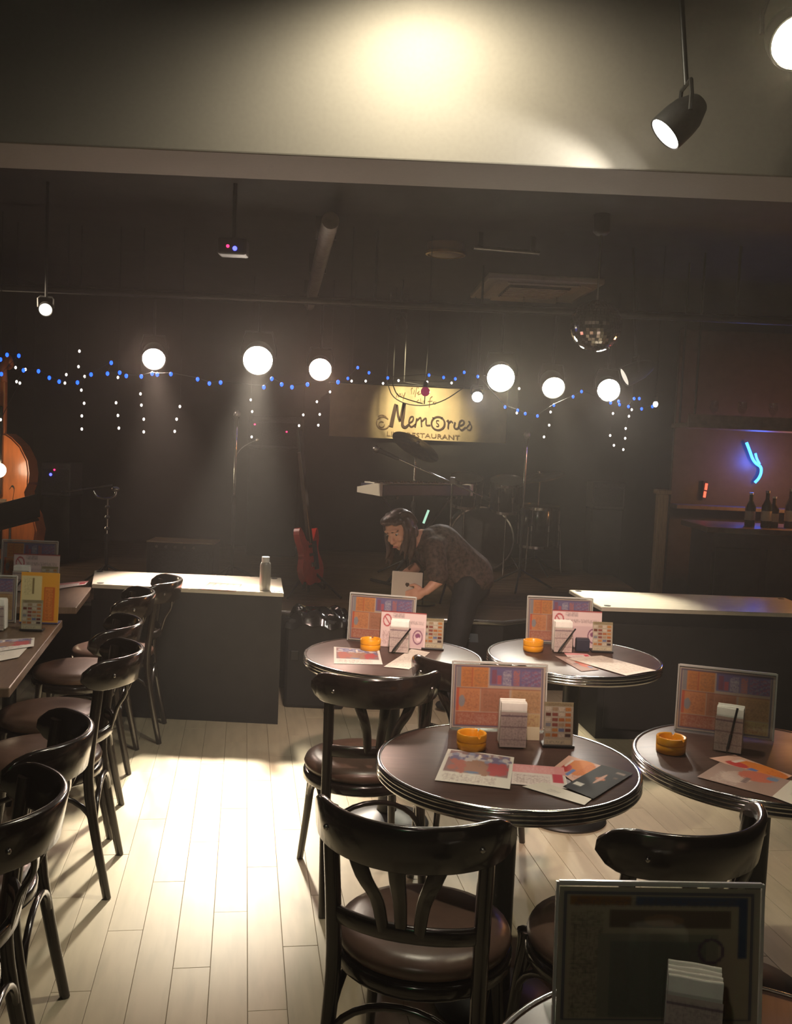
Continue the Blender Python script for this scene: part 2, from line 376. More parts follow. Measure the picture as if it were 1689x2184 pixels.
struct(B().box((0.1, 9.75, 1.45), (8.0, 0.2, 3.3)).build('wall_back', M_WALL))
struct(B().box((-3.75, 3.4, 1.55), (0.2, 13.0, 3.5)).build('wall_left', M_WALL))
struct(B().box((3.85, 3.4, 1.55), (0.2, 13.0, 3.5)).build('wall_right', M_WALL))
struct(B().box((0.1, -2.75, 1.55), (8.0, 0.2, 3.5)).build('wall_front', M_WALL))
struct(B().box((0.1, 6.73, 3.08), (8.0, 6.4, 0.16)).build('ceiling', M_CEIL)); struct(B().box((0.1, 0.35, 3.28), (8.0, 6.2, 0.16)).build('ceiling_near', M_CEIL))
BEAMY = 3.45
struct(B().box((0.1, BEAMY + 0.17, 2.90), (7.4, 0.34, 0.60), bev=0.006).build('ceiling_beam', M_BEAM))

# stage platform with its boards
STZ = 0.5
front = [(-3.62, 6.22), (0.42, 6.12), (0.72, 6.12), (1.02, 6.36), (1.98, 6.45)]
stage = tag(empty('stage', (0, 6.2, 0)), 'low black fronted stage platform with brown board floor', 'stage')
sb = B().poly([(x, y - 6.2) for x, y in front] + [(1.98, 3.42), (-3.62, 3.42)], 0.0, STZ - 0.022).build('platform', M_BLACK, stage)
def stage_front(x):
    for (x0, y0), (x1, y1) in zip(front, front[1:]):
        if x0 <= x <= x1: return y0 + (y1 - y0) * (x - x0) / (x1 - x0)
    return 6.4
yb = 6.62
while yb < 9.6:
    L = 7.2
    for k in range(3):
        x0 = -3.6 + k * 1.86
        ob = B().box((x0 + 0.925, yb - 6.2, STZ - 0.012), (1.85, 0.136, 0.02), bev=0.002).build('stage_plank', M_STAGE, stage)
    yb += 0.14
ap = B().poly([(x, y - 6.2 - 0.01) for x, y in front] + [(1.97, 0.345), (-3.6, 0.345)], STZ - 0.022, STZ - 0.002).build('stage_apron', M_STAGE, stage)
B().strap([(x, y - 6.2 - 0.014, STZ - 0.012) for x, y in front], (0, 0, 1), 0.03, 0.012).build('edge_strip', M_STEEL, stage)
B().strap([(x, y - 6.2 - 0.012, 0.06) for x, y in front], (0, 0, 1), 0.10, 0.012).build('skirting', M_BLACK, stage)

# side counters flanking the stage opening
def counter(pts, label, cx, cyy):
    r = tag(empty('stage_counter', (cx, cyy, 0)), label, 'counter', 'counters flanking the stage opening')
    loc = [(x - cx, y - cyy) for x, y in pts]
    mx = sum(p[0] for p in loc) / 4; my = sum(p[1] for p in loc) / 4
    ins = [(mx + (x - mx) * 0.985, my + (y - my) * 0.96) for x, y in loc]
    B().poly(ins, 0.0, 0.728).build('cabinet_body', M_BLACK, r)
    t = B().poly(loc, 0.728, 0.75)
    bmesh.ops.bevel(t.bm, geom=[e for e in t.bm.edges if all(v.co.z > 0.74 for v in e.verts)], offset=0.003, segments=2, affect='EDGES')
    top = t.build('counter_top', M_PALE, r)
    for x, y in loc:
        px_, py_ = mx + (x - mx) * 0.93, my + (y - my) * 0.84
        B().lathe([(0.018, 0.7495), (0.02, 0.752), (0.012, 0.7528), (0.001, 0.7528)], 16, (px_, py_, 0)).build('screw_cap', M_IRON, r)
    B().box((mx, loc[0][1] + 0.012, 0.36), (abs(loc[1][0] - loc[0][0]) * 0.9, 0.012, 0.60), bev=0.004).build('front_panel', M_BLACK, r)
    return r
counter([(-1.68, 5.35), (-0.605, 5.325), (-0.69, 5.90), (-1.83, 5.87)], 'black cabinet counter with brightly lit pale top behind left row of chairs', -1.2, 5.6)
counter([(1.165, 5.32), (2.45, 5.40), (2.45, 5.98), (1.09, 5.92)], 'black cabinet counter with pale top behind the two far round tables', 1.8, 5.65)

# ------------------------------------------------------------------ chairs
def make_chair():
    r = empty('bentwood_chair')
    # seat pad and ring
    B().lathe([(0.001, 0.425), (0.19, 0.425), (0.207, 0.435), (0.212, 0.450), (0.205, 0.466), (0.17, 0.478), (0.09, 0.484), (0.001, 0.485)], 36).build('seat', M_SEAT, r)
    ring = B().lathe([(0.170, 0.388), (0.208, 0.388), (0.214, 0.394), (0.214, 0.420), (0.208, 0.426), (0.170, 0.426)], 36, closed=True)
    ring.build('seat_ring', M_CHAIR, r)
    for s in (-1, 1):
        p = curve_pts([(s * 0.178, -0.262, 0.0), (s * 0.172, -0.215, 0.24), (s * 0.168, -0.190, 0.42), (s * 0.170, -0.200, 0.57), (s * 0.174, -0.216, 0.71), (s * 0.176, -0.228, 0.812)], 16)
        B().tube(p, [0.0145 + 0.0040 * math.sin(PI * 0.5 * min(1, i / 7)) for i in range(16)], 10).build('rear_leg', M_CHAIR, r)
        q = curve_pts([(s * 0.182, 0.205, 0.0), (s * 0.166, 0.172, 0.20), (s * 0.152, 0.152, 0.40), (s * 0.150, 0.150, 0.425)], 12)
        fl = B().tube(q, [0.0125, 0.0135, 0.014, 0.0145, 0.015, 0.0155, 0.016, 0.018, 0.022, 0.025, 0.026, 0.024], 10)
        fl.build('front_leg', M_CHAIR, r)
    # curved crest panel, its ends wrapping forward
    pts, ws = [], []
    for i in range(25):
        t = -1 + 2 * i / 24; x = 0.222 * math.sin(t * 1.18) / math.sin(1.18)
        y = -0.335 + 0.165 * (1 - math.cos(t * 1.18)) / (1 - math.cos(1.18))
        e = abs(t); w = 0.108 if e < 0.72 else 0.108 * math.sqrt(max(0.10, 1 - ((e - 0.72) / 0.29) ** 2))
        pts.append((x, y, 0.787)); ws.append(w)
    crest = B().strap(pts, (0, -0.16, 1), ws, 0.02).build('crest_rail', M_CHAIR, r, 60)
    for s in (-1, 1):
        B().ell((s * 0.172, -0.270, 0.783), (0.007, 0.005, 0.007), n=8).build('screw', M_STEEL, crest)
    low = [(0.17 * math.sin(t) / math.sin(0.9), -0.245 + 0.05 * (1 - math.cos(t)) / (1 - math.cos(0.9)), 0.560) for t in np.linspace(-0.9, 0.9, 13)]
    B().strap(low, (0, -0.12, 1), 0.042, 0.018).build('lower_rail', M_CHAIR, r, 60)
    for k in (-1, 0, 1):
        p = curve_pts([(k * 0.040, -0.245, 0.560), (k * 0.052, -0.268, 0.64), (k * 0.074, -0.300, 0.70), (k * 0.100, -0.322 + 0.02 * abs(k), 0.770)], 10)
        B().strap(p, (1, 0, 0), [0.026 + 0.016 * i / 9 for i in range(10)], 0.012).build('back_slat', M_CHAIR, r, 60)
    # bentwood arch braces under the seat
    def arch(p0, p1):
        p0, p1 = Vector(p0), Vector(p1); out = []
        for i in range(15):
            t = PI * i / 14; m = (p0 + p1) / 2 + (p0 - p1) / 2 * math.cos(t)
            m.z = p0.z + (0.372 - p0.z) * math.sin(t) ** 0.8; out.append(m)
        return out
    B().tube(arch((-0.170, -0.215, 0.22), (0.170, -0.215, 0.22)), 0.0095, 8).build('brace', M_CHAIR, r)
    B().tube(arch((-0.163, 0.168, 0.22), (0.163, 0.168, 0.22)), 0.0095, 8).build('brace', M_CHAIR, r)
    for s in (-1, 1):
        B().tube(arch((s * 0.170, -0.212, 0.22), (s * 0.164, 0.165, 0.22)), 0.0095, 8).build('brace', M_CHAIR, r)
    return r
def face_rz(f): return math.atan2(-f[0], f[1])
LEFTF = (-0.985, -0.16)
CHAIRS = [
    ((0.112, 2.26), (0.25, 0.97), 'dark bentwood chair beside the bright floor patch, its whole slatted back towards the camera'),
    ((0.575, 2.265), (-0.48, 0.877), 'dark bentwood chair behind the nearest menu stand, its curved back close to two round tables'),
    ((-0.085, 3.47), (-0.256, 0.967), 'dark bentwood chair with lit brown seat edge, between the floor patch and far round table'),
    ((0.350, 3.71), (0.25, 0.97), 'dark bentwood chair whose back overlaps the far round table top, beside the menu stand'),
    ((-1.03, 1.98), LEFTF, 'nearest dark bentwood chair of the left row, cut by the picture corner'),
    ((-1.115, 2.43), LEFTF, 'second nearest dark bentwood chair of the left row'),
    ((-1.23, 3.37), LEFTF, 'dark bentwood chair of the left row, third from the camera, beside brown table'),
    ((-1.365, 3.86), LEFTF, 'dark bentwood chair of the left row, fourth from the camera, before brown table corner'),
    ((-1.495, 4.585), LEFTF, 'dark bentwood chair of the left row, fifth from the camera, beside the small brown table'),
    ((-1.465, 5.045), LEFTF, 'farthest dark bentwood chair of the left row, against the lit counter'),
]
proto = make_chair()
for i, (p, f, lab) in enumerate(CHAIRS):
    o = proto if i == 0 else copy_tree(proto)
    o.location = (p[0], p[1], 0.0); o.rotation_euler = (0, 0, face_rz(f))
    tag(o, lab, 'chair', 'bentwood chairs around the tables')

# ------------------------------------------------------------------ round tables
TZ, TR = 0.72, 0.375
def make_table():
    r = empty('round_table')
    B().lathe([(0.001, 0.690), (0.355, 0.690), (0.366, 0.694), (0.366, 0.7205), (0.362, 0.722), (0.001, 0.722)], 72).build('table_top', M_TOP, r)
    prof = [(0.366, 0.682), (0.372, 0.681)]
    for k in range(3):
        z = 0.684 + k * 0.0115
        prof += [(0.3725, z), (0.377, z + 0.0022), (0.378, z + 0.0055), (0.377, z + 0.0088), (0.3725, z + 0.011)]
    prof += [(0.377, 0.7195), (0.376, 0.7225), (0.371, 0.7245), (0.3655, 0.7235)]
    B().lathe(prof, 96, closed=True).build('chrome_edge_band', M_CHROME, r, 70)
    B().lathe([(0.001, 0.66), (0.13, 0.665), (0.16, 0.684), (0.16, 0.6895), (0.001, 0.6895)], 32).build('mounting_plate', M_IRON, r)
    B().lathe([(0.048, 0.03), (0.042, 0.06), (0.038, 0.12), (0.038, 0.62), (0.048, 0.655), (0.048, 0.668)], 24).build('column', M_IRON, r)
    B().lathe([(0.001, 0.0), (0.176, 0.0), (0.182, 0.008), (0.176, 0.018), (0.11, 0.034), (0.06, 0.055), (0.001, 0.06)], 48).build('pedestal_base', M_IRON, r)
    return r
TABLES = {'a': (0.351, 2.71), 'b': (1.125, 2.83), 'c': (0.015, 4.01), 'd': (0.800, 4.15), 'e': (0.515, 1.245)}
TLAB = {'a': 'round dark table in the picture centre, chrome ribbed rim, spread with four leaflets',
        'b': 'round dark table with chrome ribbed rim cut by right picture edge',
        'c': 'far round dark table with chrome rim in front of bending person',
        'd': 'far round dark table with chrome rim in front of right pale counter top',
        'e': 'nearest round table at the bottom edge, only a slice of rim in view'}
tproto = make_table()
for i, k in enumerate(TABLES):
    o = tproto if i == 0 else copy_tree(tproto)
    o.location = (*TABLES[k], 0); o.rotation_euler = (0, 0, 0.3 * i); tag(o, TLAB[k], 'table', 'round cafe tables')

# rectangular tables of the left row
def rect_table(near_right, far_right, w, label):
    a, c = Vector((*near_right, 0)), Vector((*far_right, 0)); L = (c - a).length; d = (c - a).normalized(); left = Vector((-d.y, d.x, 0))
    mid = (a + c) / 2 + left * (w / 2); r = tag(empty('rectangular_table', mid, math.atan2(d.y, d.x) - PI / 2), label, 'table', 'brown tables of the left row')
    B().box((0, 0, 0.703), (w, L, 0.034), bev=0.004).build('table_top', M_TOP2, r)
    B().box((0, 0, 0.670), (w * 0.6, L * 0.7, 0.03)).build('under_frame', M_IRON, r)
    for s in ((-1, 1) if L > 0.9 else (0,)):
        B().lathe([(0.04, 0.03), (0.036, 0.06), (0.036, 0.60), (0.05, 0.655)], 20, (0, s * L * 0.27, 0)).build('column', M_IRON, r)
        bs = B(); bs.box((0, s * L * 0.27, 0.016), (w * 0.72, 0.07, 0.03), bev=0.008); bs.box((0, s * L * 0.27, 0.0155), (0.07, 0.34, 0.029), bev=0.008); bs.build('cross_foot', M_IRON, r)
    return r
rect_table((-1.30, 3.26), (-1.535, 4.46), 0.75, 'long brown rectangular table at left edge carrying yellow menu card')
rect_table((-1.580, 4.79), (-1.700, 5.42), 0.75, 'smaller brown table in the left row beside the lit counter')

# ------------------------------------------------------------------ things on the tables
ART = {'menu': art_grid('menu_sheet', lambda u, v: (u - 0.5, 0.0, v), 132, 92, menu_art()), }
def upright(name, w, h, tilt=0.10, depth=0.05):
    """tilted easel stand frame: returns root with local +Y away from the reader, reader at -Y"""
    return empty(name)
_menu_img = menu_art(); _card_img = card_art(); _ns_img = nosmoke_art()
def menu_mesh(w, h, img, nx, ny, tilt):
    return art_grid('print', lambda u, v: ((u - 0.5) * w, (v * h) * tilt, v * h), nx, ny, img)
_MM = {}
def menu_stand(loc, rz, label, w=0.305, h=0.212, z=TZ + 0.003, img=None):
    r = tag(empty('menu_stand', (loc[0], loc[1], z), rz), label, 'menu stand', 'acrylic menu stands on the tables')
    key = (w, h); tl = 0.10
    if key not in _MM:
        a = menu_mesh(w - 0.012, h - 0.012, _menu_img if img is None else img, 132, 92, tl)
        rot = Matrix.Rotation(-math.atan(tl), 3, 'X')
        pf = B().box((0, 0.5 * h * tl, h / 2), (w, 0.0022, h), rot=rot).mesh('acrylic'); pf.materials.append(M_ACR)
        fr = B(); e = 0.0045; ln = h * math.sqrt(1 + tl * tl)
        for sx in (-1, 1): fr.box((sx * (w / 2 - e / 2), 0.5 * h * tl, h / 2), (e, 0.0062, h), rot=rot)
        fr.box((0, h * tl - 0.0005, h - e / 2), (w - 2 * e, 0.0062, e * 1.6), rot=rot)
        fm = fr.mesh('edge'); fm.materials.append(mat('polished_acrylic_edge', (0.55, 0.54, 0.50), 0.2, vary=0.05))
        ft = B().box((0, 0.028, 0.0015), (w, 0.075, 0.003), bev=0.001).mesh('foot'); ft.materials.append(M_ACR)
        _MM[key] = (a, pf, fm, ft)
    a, pf, fm, ft = _MM[key]
    s = mesh_obj('menu_sheet', a, None, r); s.location = (0, 0.0018, 0.005)
    p = mesh_obj('acrylic_panel', pf, None, r); p.location = (0, -0.0018, 0.001)
    q = mesh_obj('acrylic_panel', pf, None, r); q.location = (0, 0.0046, 0.001)
    e = mesh_obj('acrylic_edge', fm, None, r); e.location = (0, 0.0012, 0.002)
    mesh_obj('foot_plate', ft, None, r)
    return r
_cm = menu_mesh(0.088, 0.128, _card_img, 62, 92, 0.14)
def card_stand(loc, rz, label, z=TZ + 0.003):
    r = tag(empty('card_stand', (loc[0], loc[1], z), rz), label, 'card stand', 'small acrylic card stands on the tables')
    s = mesh_obj('card', _cm, None, r); s.location = (0, 0.004, 0.006)
    rot = Matrix.Rotation(-math.atan(0.14), 3, 'X')
    B().box((0, 0.066 * 0.14, 0.068), (0.094, 0.002, 0.136), rot=rot).build('acrylic_panel', M_ACR, r)
    B().box((0, 0.020, 0.004), (0.098, 0.050, 0.008), bev=0.002).build('base', M_IRON, r)
    return r
def napkin_holder(loc, rz, label, pen=0, z=TZ + 0.003, h=0.115):
    r = tag(empty('napkin_holder', (loc[0], loc[1], z), rz), label, 'napkin holder', 'acrylic napkin holders on the tables')
    w, d = 0.085, 0.062
    g = B(); t = 0.0025
    g.box((0, -d / 2, h / 2), (w, t, h)); g.box((0, d / 2, h / 2), (w, t, h)); g.box((0, 0, t / 2), (w, d - t, t))
    g.build('acrylic_case', M_ACR, r)
    img = canvas(40, 54, (196, 180, 172)); glyphs(img, .06, .05, .94, .95, (130, 112, 110), 14, 12, .35); rect(img, 0, .1, 1, .14, (120, 100, 110)); rect(img, 0, .42, 1, .45, (140, 120, 120)); rect(img, 0, .78, 1, .8, (140, 120, 120))
    cs = mesh_obj('survey_card', art_grid('print', lambda u, v: ((u - .5) * (w - .006), 0, v * (h - .008)), 40, 54, img), None, r); cs.location = (0, -d / 2 - 0.0018, 0.004)
    for k in range(6):
        y = -d / 2 + 0.008 + k * (d - 0.014) / 5; zz = h + 0.022 + 0.003 * math.sin(k * 2.1)
        pts = [(-(w / 2 - 0.004) + (w - 0.008) * i / 6, y + 0.0012 * math.sin(i * 1.3 + k), 0) for i in range(7)]
        q = B().strap([(x, yy, zz / 2 + 0.003) for x, yy, _ in pts], (0, 0, 1), [zz - 0.006 - 0.002 * abs(i - 3) / 3 * (k % 2) for i in range(7)], 0.0075)
        q.build('napkin', M_WHITE, r)
    if pen:
        pr = tag(empty('pen', (loc[0], loc[1], z), rz), 'dark ballpoint pen leaning on ' + label.split(',')[0], 'pen', 'pens leaning on napkin holders')
        y0 = -d / 2 - 0.014
        a, c = Vector((-0.030, y0 - 0.012, 0.004)), Vector((0.048, y0, 0.112))
        if pen == 2: a, c = Vector((0.000, y0 - 0.012, 0.004)), Vector((0.022, y0, 0.145))
        B().tube([a, a.lerp(c, .06), a.lerp(c, .1), c], [0.0008, 0.0025, 0.0036, 0.0036], 8).build('barrel', M_GLOSSBLACK, pr)
        B().tube([a.lerp(c, .12), a.lerp(c, .42)], 0.0046, 8).build('grip', M_RUBBER, pr)
    return r
def make_ashtray():
    r = empty('ashtray')
    prof = [(0.001, 0.0), (0.041, 0.0), (0.0435, 0.002), (0.0440, 0.0225), (0.0428, 0.024), (0.0428, 0.0262), (0.0445, 0.0275), (0.0445, 0.046), (0.0430, 0.048), (0.0375, 0.048), (0.0355, 0.046), (0.033, 0.016), (0.025, 0.011), (0.001, 0.010)]
    b = B(); n = 72
    R = []
    for rr, z in prof:
        ring = []
        for k in range(n):
            zz = z
            if z > 0.044 and k % 24 in (5, 6): zz = z - 0.007
            ring.append(Vector((rr * math.cos(2 * PI * k / n), rr * math.sin(2 * PI * k / n), zz)))
        R.append(ring)
    b.rings(R); b.build('bowl', M_ORANGE, r, 50)
    return r
_ash = make_ashtray(); _first = [True]
def ashtray(loc, rz, label):
    o = _ash if _first[0] else copy_tree(_ash); _first[0] = False
    o.location = (loc[0], loc[1], TZ + 0.003); o.rotation_euler = (0, 0, rz); tag(o, label, 'ashtray', 'orange ashtrays on the tables'); return o
def leaflet(corners, kind, label, z=TZ, lift=0.0, curl=0.0, name='leaflet', nx=56, ny=40, up=0.0035):
    # corners: top-left, top-right, bottom-right, bottom-left as seen on the table
    P = [at_z(px, py, z) for px, py in corners]; c = (P[0] + P[1] + P[2] + P[3]) / 4
    def f(u, v):
        q = (P[3] * (1 - u) + P[2] * u) * (1 - v) + (P[0] * (1 - u) + P[1] * u) * v - c
        return (q.x, q.y, curl * (math.sin(u * 3.0 + v) * 0.5 + 0.5) * (0.3 + 0.7 * u))
    me = art_grid(name, f, nx, ny, sheet_art(kind)); o = mesh_obj(name, me, None); o.location = (c.x, c.y, z + up + lift)
    tag(o, label, 'leaflet', 'leaflets lying on the tables'); return o

menu_stand((0.352, 3.005), 0.02, 'acrylic menu stand on the central round table')
menu_stand((-0.045, 4.245), -0.20, 'acrylic menu stand behind ashtray on far table before the bending person')
menu_stand((0.775, 4.40), 0.0, 'acrylic menu stand on far table before the pale counter')
menu_stand((1.085, 3.055), -0.30, 'acrylic menu stand on round table at right picture edge')
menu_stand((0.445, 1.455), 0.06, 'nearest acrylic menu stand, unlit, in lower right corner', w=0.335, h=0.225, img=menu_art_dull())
menu_stand((-1.855, 4.315), 0.10, 'acrylic menu stand cut by left picture edge, beside yellow card', w=0.305)
menu_stand((-2.03, 5.33), 0.05, 'acrylic menu stand on small table before the orange double bass', w=0.31, h=0.255)

def sign_card(loc, rz, label, w=0.175, h=0.10, z=TZ + 0.003, tl=0.12):
    r = tag(empty('no_smoking_card', (loc[0], loc[1], z), rz), label, 'sign card', 'no smoking cards on the tables')
    s = mesh_obj('card', menu_mesh(w, h, _ns_img, 110, 60, tl), None, r)
    rot = Matrix.Rotation(-math.atan(tl), 3, 'X')
    B().box((0, h / 2 * tl + 0.002, h / 2), (w + .004, 0.0022, h + 0.003), rot=rot).build('backing', M_ACR, r)
    B().box((0, 0.020, 0.0012), (w * 0.7, 0.04, 0.0024)).build('foot', M_ACR, r)
    return r
sign_card((0.052, 4.165), -0.16, 'white no smoking card before menu on table by the bending person', w=0.20, h=0.155)
sign_card((0.845, 4.335), 0.0, 'white no smoking card before menu on table by the pale counter', w=0.225, h=0.165)
sign_card((-1.965, 5.265), 0.05, 'white no smoking card on small table at far left', w=0.25, h=0.19)
napkin_holder((0.378, 2.86), 0.02, 'napkin holder in the middle of central round table, tissues showing')
napkin_holder((0.040, 4.085), -0.10, 'napkin holder behind orange ashtray on table by the bending person', pen=1)
napkin_holder((0.760, 4.235), 0.05, 'napkin holder with pen on table before pale counter', pen=1)
napkin_holder((1.050, 2.905), -0.42, 'napkin holder with hanging pen on round table at right edge', pen=2)
napkin_holder((0.475, 1.385), -0.25, 'nearest napkin holder with cream tissues in lower right corner')
napkin_holder((-2.01, 5.19), 0.05, 'napkin holder on small brown table at far left', pen=1)
napkin_holder((-1.725, 4.175), 0.08, 'napkin holder at the left picture edge beside picture card stand')
card_stand((0.520, 2.855), 0.03, 'small card stand right of napkin holder on the central round table')
card_stand((0.185, 4.150), -0.05, 'small card stand on far table near the bending person')
card_stand((0.945, 4.245), 0.0, 'small card stand on far table near pale counter')
card_stand((-1.870, 5.20), 0.05, 'small card stand on small table at far left')
card_stand((-1.575, 4.175), 0.06, 'small card stand in front of the yellow menu card')
card_stand((0.70, 1.375), -0.1, 'small unlit card stand beside nearest napkin holder at the corner')
ashtray((0.254, 2.815), 0.5, 'orange ashtray on the central round table')
ashtray((-0.085, 4.105), 0.9, 'orange ashtray on far table by the bending person')
ashtray((0.633, 4.225), 2.0, 'orange ashtray on far table before the pale counter')
ashtray((0.862, 2.865), 0.7, 'orange ashtray on round table at right edge')
# yellow menu card standing at the far corner of the long left table
yc = tag(empty('yellow_menu_card', (-1.606, 4.345, TZ + 0.003), 0.05), 'tall yellow menu card standing on the long left table', 'menu card')
img = canvas(60, 96, (222, 158, 52)); rect(img, .02, .08, .56, .99, (214, 200, 150)); rect(img, .3, .12, .36, .44, (120, 100, 60)); glyphs(img, .08, .12, .28, .46, (150, 140, 100), 4, 10, .35)
rect(img, .62, .30, .90, .97, (196, 96, 40)); rect(img, .655, .32, .865, .955, (214, 130, 56)); glyphs(img, .67, .34, .85, .94, (150, 64, 30), 2, 9, .55)
s = mesh_obj('card', art_grid('print', lambda u, v: ((u - .5) * .17, v * .225 * .1, v * .225), 60, 96, img), None, yc); s.location = (0, 0, 0.006)
B().box((0, 0.0165, 0.115), (0.172, 0.003, 0.226), rot=Matrix.Rotation(-0.1, 3, 'X')).build('backing_board', mat('yellow_card_back', (0.6, 0.35, 0.06), 0.6), yc)
B().box((0, 0.022, 0.003), (0.172, 0.05, 0.006), bev=0.001).build('base', mat('violet_base', (0.10, 0.09, 0.22), 0.5), yc)
# small cream box and dark box by the menus
bx = tag(empty('cream_card', (0.452, 2.915, TZ + 0.003), 0.02), 'small cream card leaning by menu on the central table', 'card')
B().box((0, 0.006, 0.020), (0.040, 0.002, 0.040), rot=Matrix.Rotation(-0.12, 3, 'X')).build('card', mat('cream_card_stock', (0.62, 0.56, 0.38), 0.6, vary=0.04), bx)
B().box((0, 0.012, 0.0012), (0.036, 0.016, 0.0024)).build('foot', M_ACR, bx)
bx = tag(empty('sauce_box', (0.858, 4.265, TZ + 0.003), 0.0), 'small dark box beside napkin holder on table before pale counter', 'box')
B().box((0, 0, 0.027), (0.06, 0.035, 0.054), bev=0.003).build('body', mat('dark_blue_carton', (0.03, 0.03, 0.05), 0.5, vary=0.1), bx)
B().box((0, 0, 0.0555), (0.056, 0.031, 0.004), bev=0.001).build('lid', mat('dark_blue_carton', (0, 0, 0)), bx)

leaflet([(955.5, 1600), (1096.5, 1618), (1087, 1687), (927, 1667)], 'photo', 'photo leaflet with white margin in front of ashtray on the central table', curl=0.003)
leaflet([(1180, 1640), (1213, 1614), (1283, 1636), (1225, 1672)], 'orange', 'orange leaflet partly under the black one on the central table', lift=0.0005)
leaflet([(1094, 1632), (1202, 1640), (1211, 1686), (1090, 1675)], 'pink', 'pink and white coupon in the middle of the central table', lift=0.0010)
leaflet([(1113, 1681), (1160, 1672), (1262, 1708), (1246, 1721)], 'plain', 'plain white slip below the black leaflet on central table', lift=0.0015)
leaflet([(1283, 1636), (1350, 1654), (1265, 1709), (1200, 1682)], 'black', 'black leaflet near the right rim of the central table', lift=0.0022, curl=0.002)
leaflet([(712, 1381), (809, 1389), (816, 1419), (712, 1417)], 'photo', 'pale leaflet under the ashtray on table by the bending person')
leaflet([(877, 1386), (917, 1393), (872, 1430), (818, 1424)], 'text', 'folded white leaflet beside chair back on table by the bending person', curl=0.002)
leaflet([(1202, 1393), (1252, 1396), (1263, 1403), (1214, 1407)], 'pink', 'small pink leaflet under white sheet on table before pale counter')
leaflet([(1183, 1401), (1214, 1403), (1278, 1430), (1240, 1434)], 'grey', 'grey leaflet under white sheet on table before pale counter', lift=0.0008)
leaflet([(1212, 1408), (1282, 1401), (1400, 1434), (1335, 1444)], 'text', 'large white sheet with faint text on table before pale counter', lift=0.002, curl=0.004)
leaflet([(1512, 1619), (1567, 1612), (1690, 1657), (1660, 1672)], 'orange', 'orange picture leaflet on round table at right edge', lift=0.0)
leaflet([(1486, 1660), (1535, 1629), (1686, 1668), (1646, 1703)], 'grey', 'brownish grey leaflet on round table at right edge', lift=0.0010)
leaflet([(1646, 1703), (1686, 1668), (1760, 1690), (1730, 1735)], 'plain', 'cream leaflet at the rim of right edge table', lift=0.0018)
leaflet([(-60, 1372), (74, 1362), (72, 1382), (-60, 1402)], 'photo', 'folded leaflet on the long left table', curl=0.006)
leaflet([(-60, 1396), (62, 1380), (40, 1404), (-60, 1424)], 'plain', 'white sheet nearest the camera on long left table', lift=0.001)
leaflet([(118, 1247), (190, 1240), (182, 1249), (118, 1258)], 'pink', 'pale leaflet on small brown table at far left', curl=0.004)
leaflet([(402, 1241), (445, 1244), (437, 1257), (396, 1254)], 'plain', 'white card with dark dot on the lit counter top', z=0.75, up=0.002)
leaflet([(447, 1243), (516, 1247), (503, 1261), (428, 1257)], 'red', 'red striped leaflet on the lit counter top', z=0.75, up=0.003)
bt = at_z(563, 1261, 0.75)
r = tag(empty('drink_bottle', (bt.x, bt.y + 0.03, 0.7505)), 'grey metal drink bottle standing on the lit left counter', 'bottle')
B().lathe([(0.001, 0), (0.029, 0), (0.031, 0.004), (0.031, 0.135), (0.028, 0.150), (0.024, 0.158), (0.001, 0.158)], 28).build('body', mat('grey_bottle_enamel', (0.28, 0.27, 0.24), 0.35, metal=0.2, vary=0.05), r)
B().lathe([(0.001, 0.159), (0.022, 0.159), (0.022, 0.186), (0.0205, 0.190), (0.001, 0.191)], 24).build('screw_cap', mat('white_cap_plastic', (0.75, 0.74, 0.70), 0.35), r)

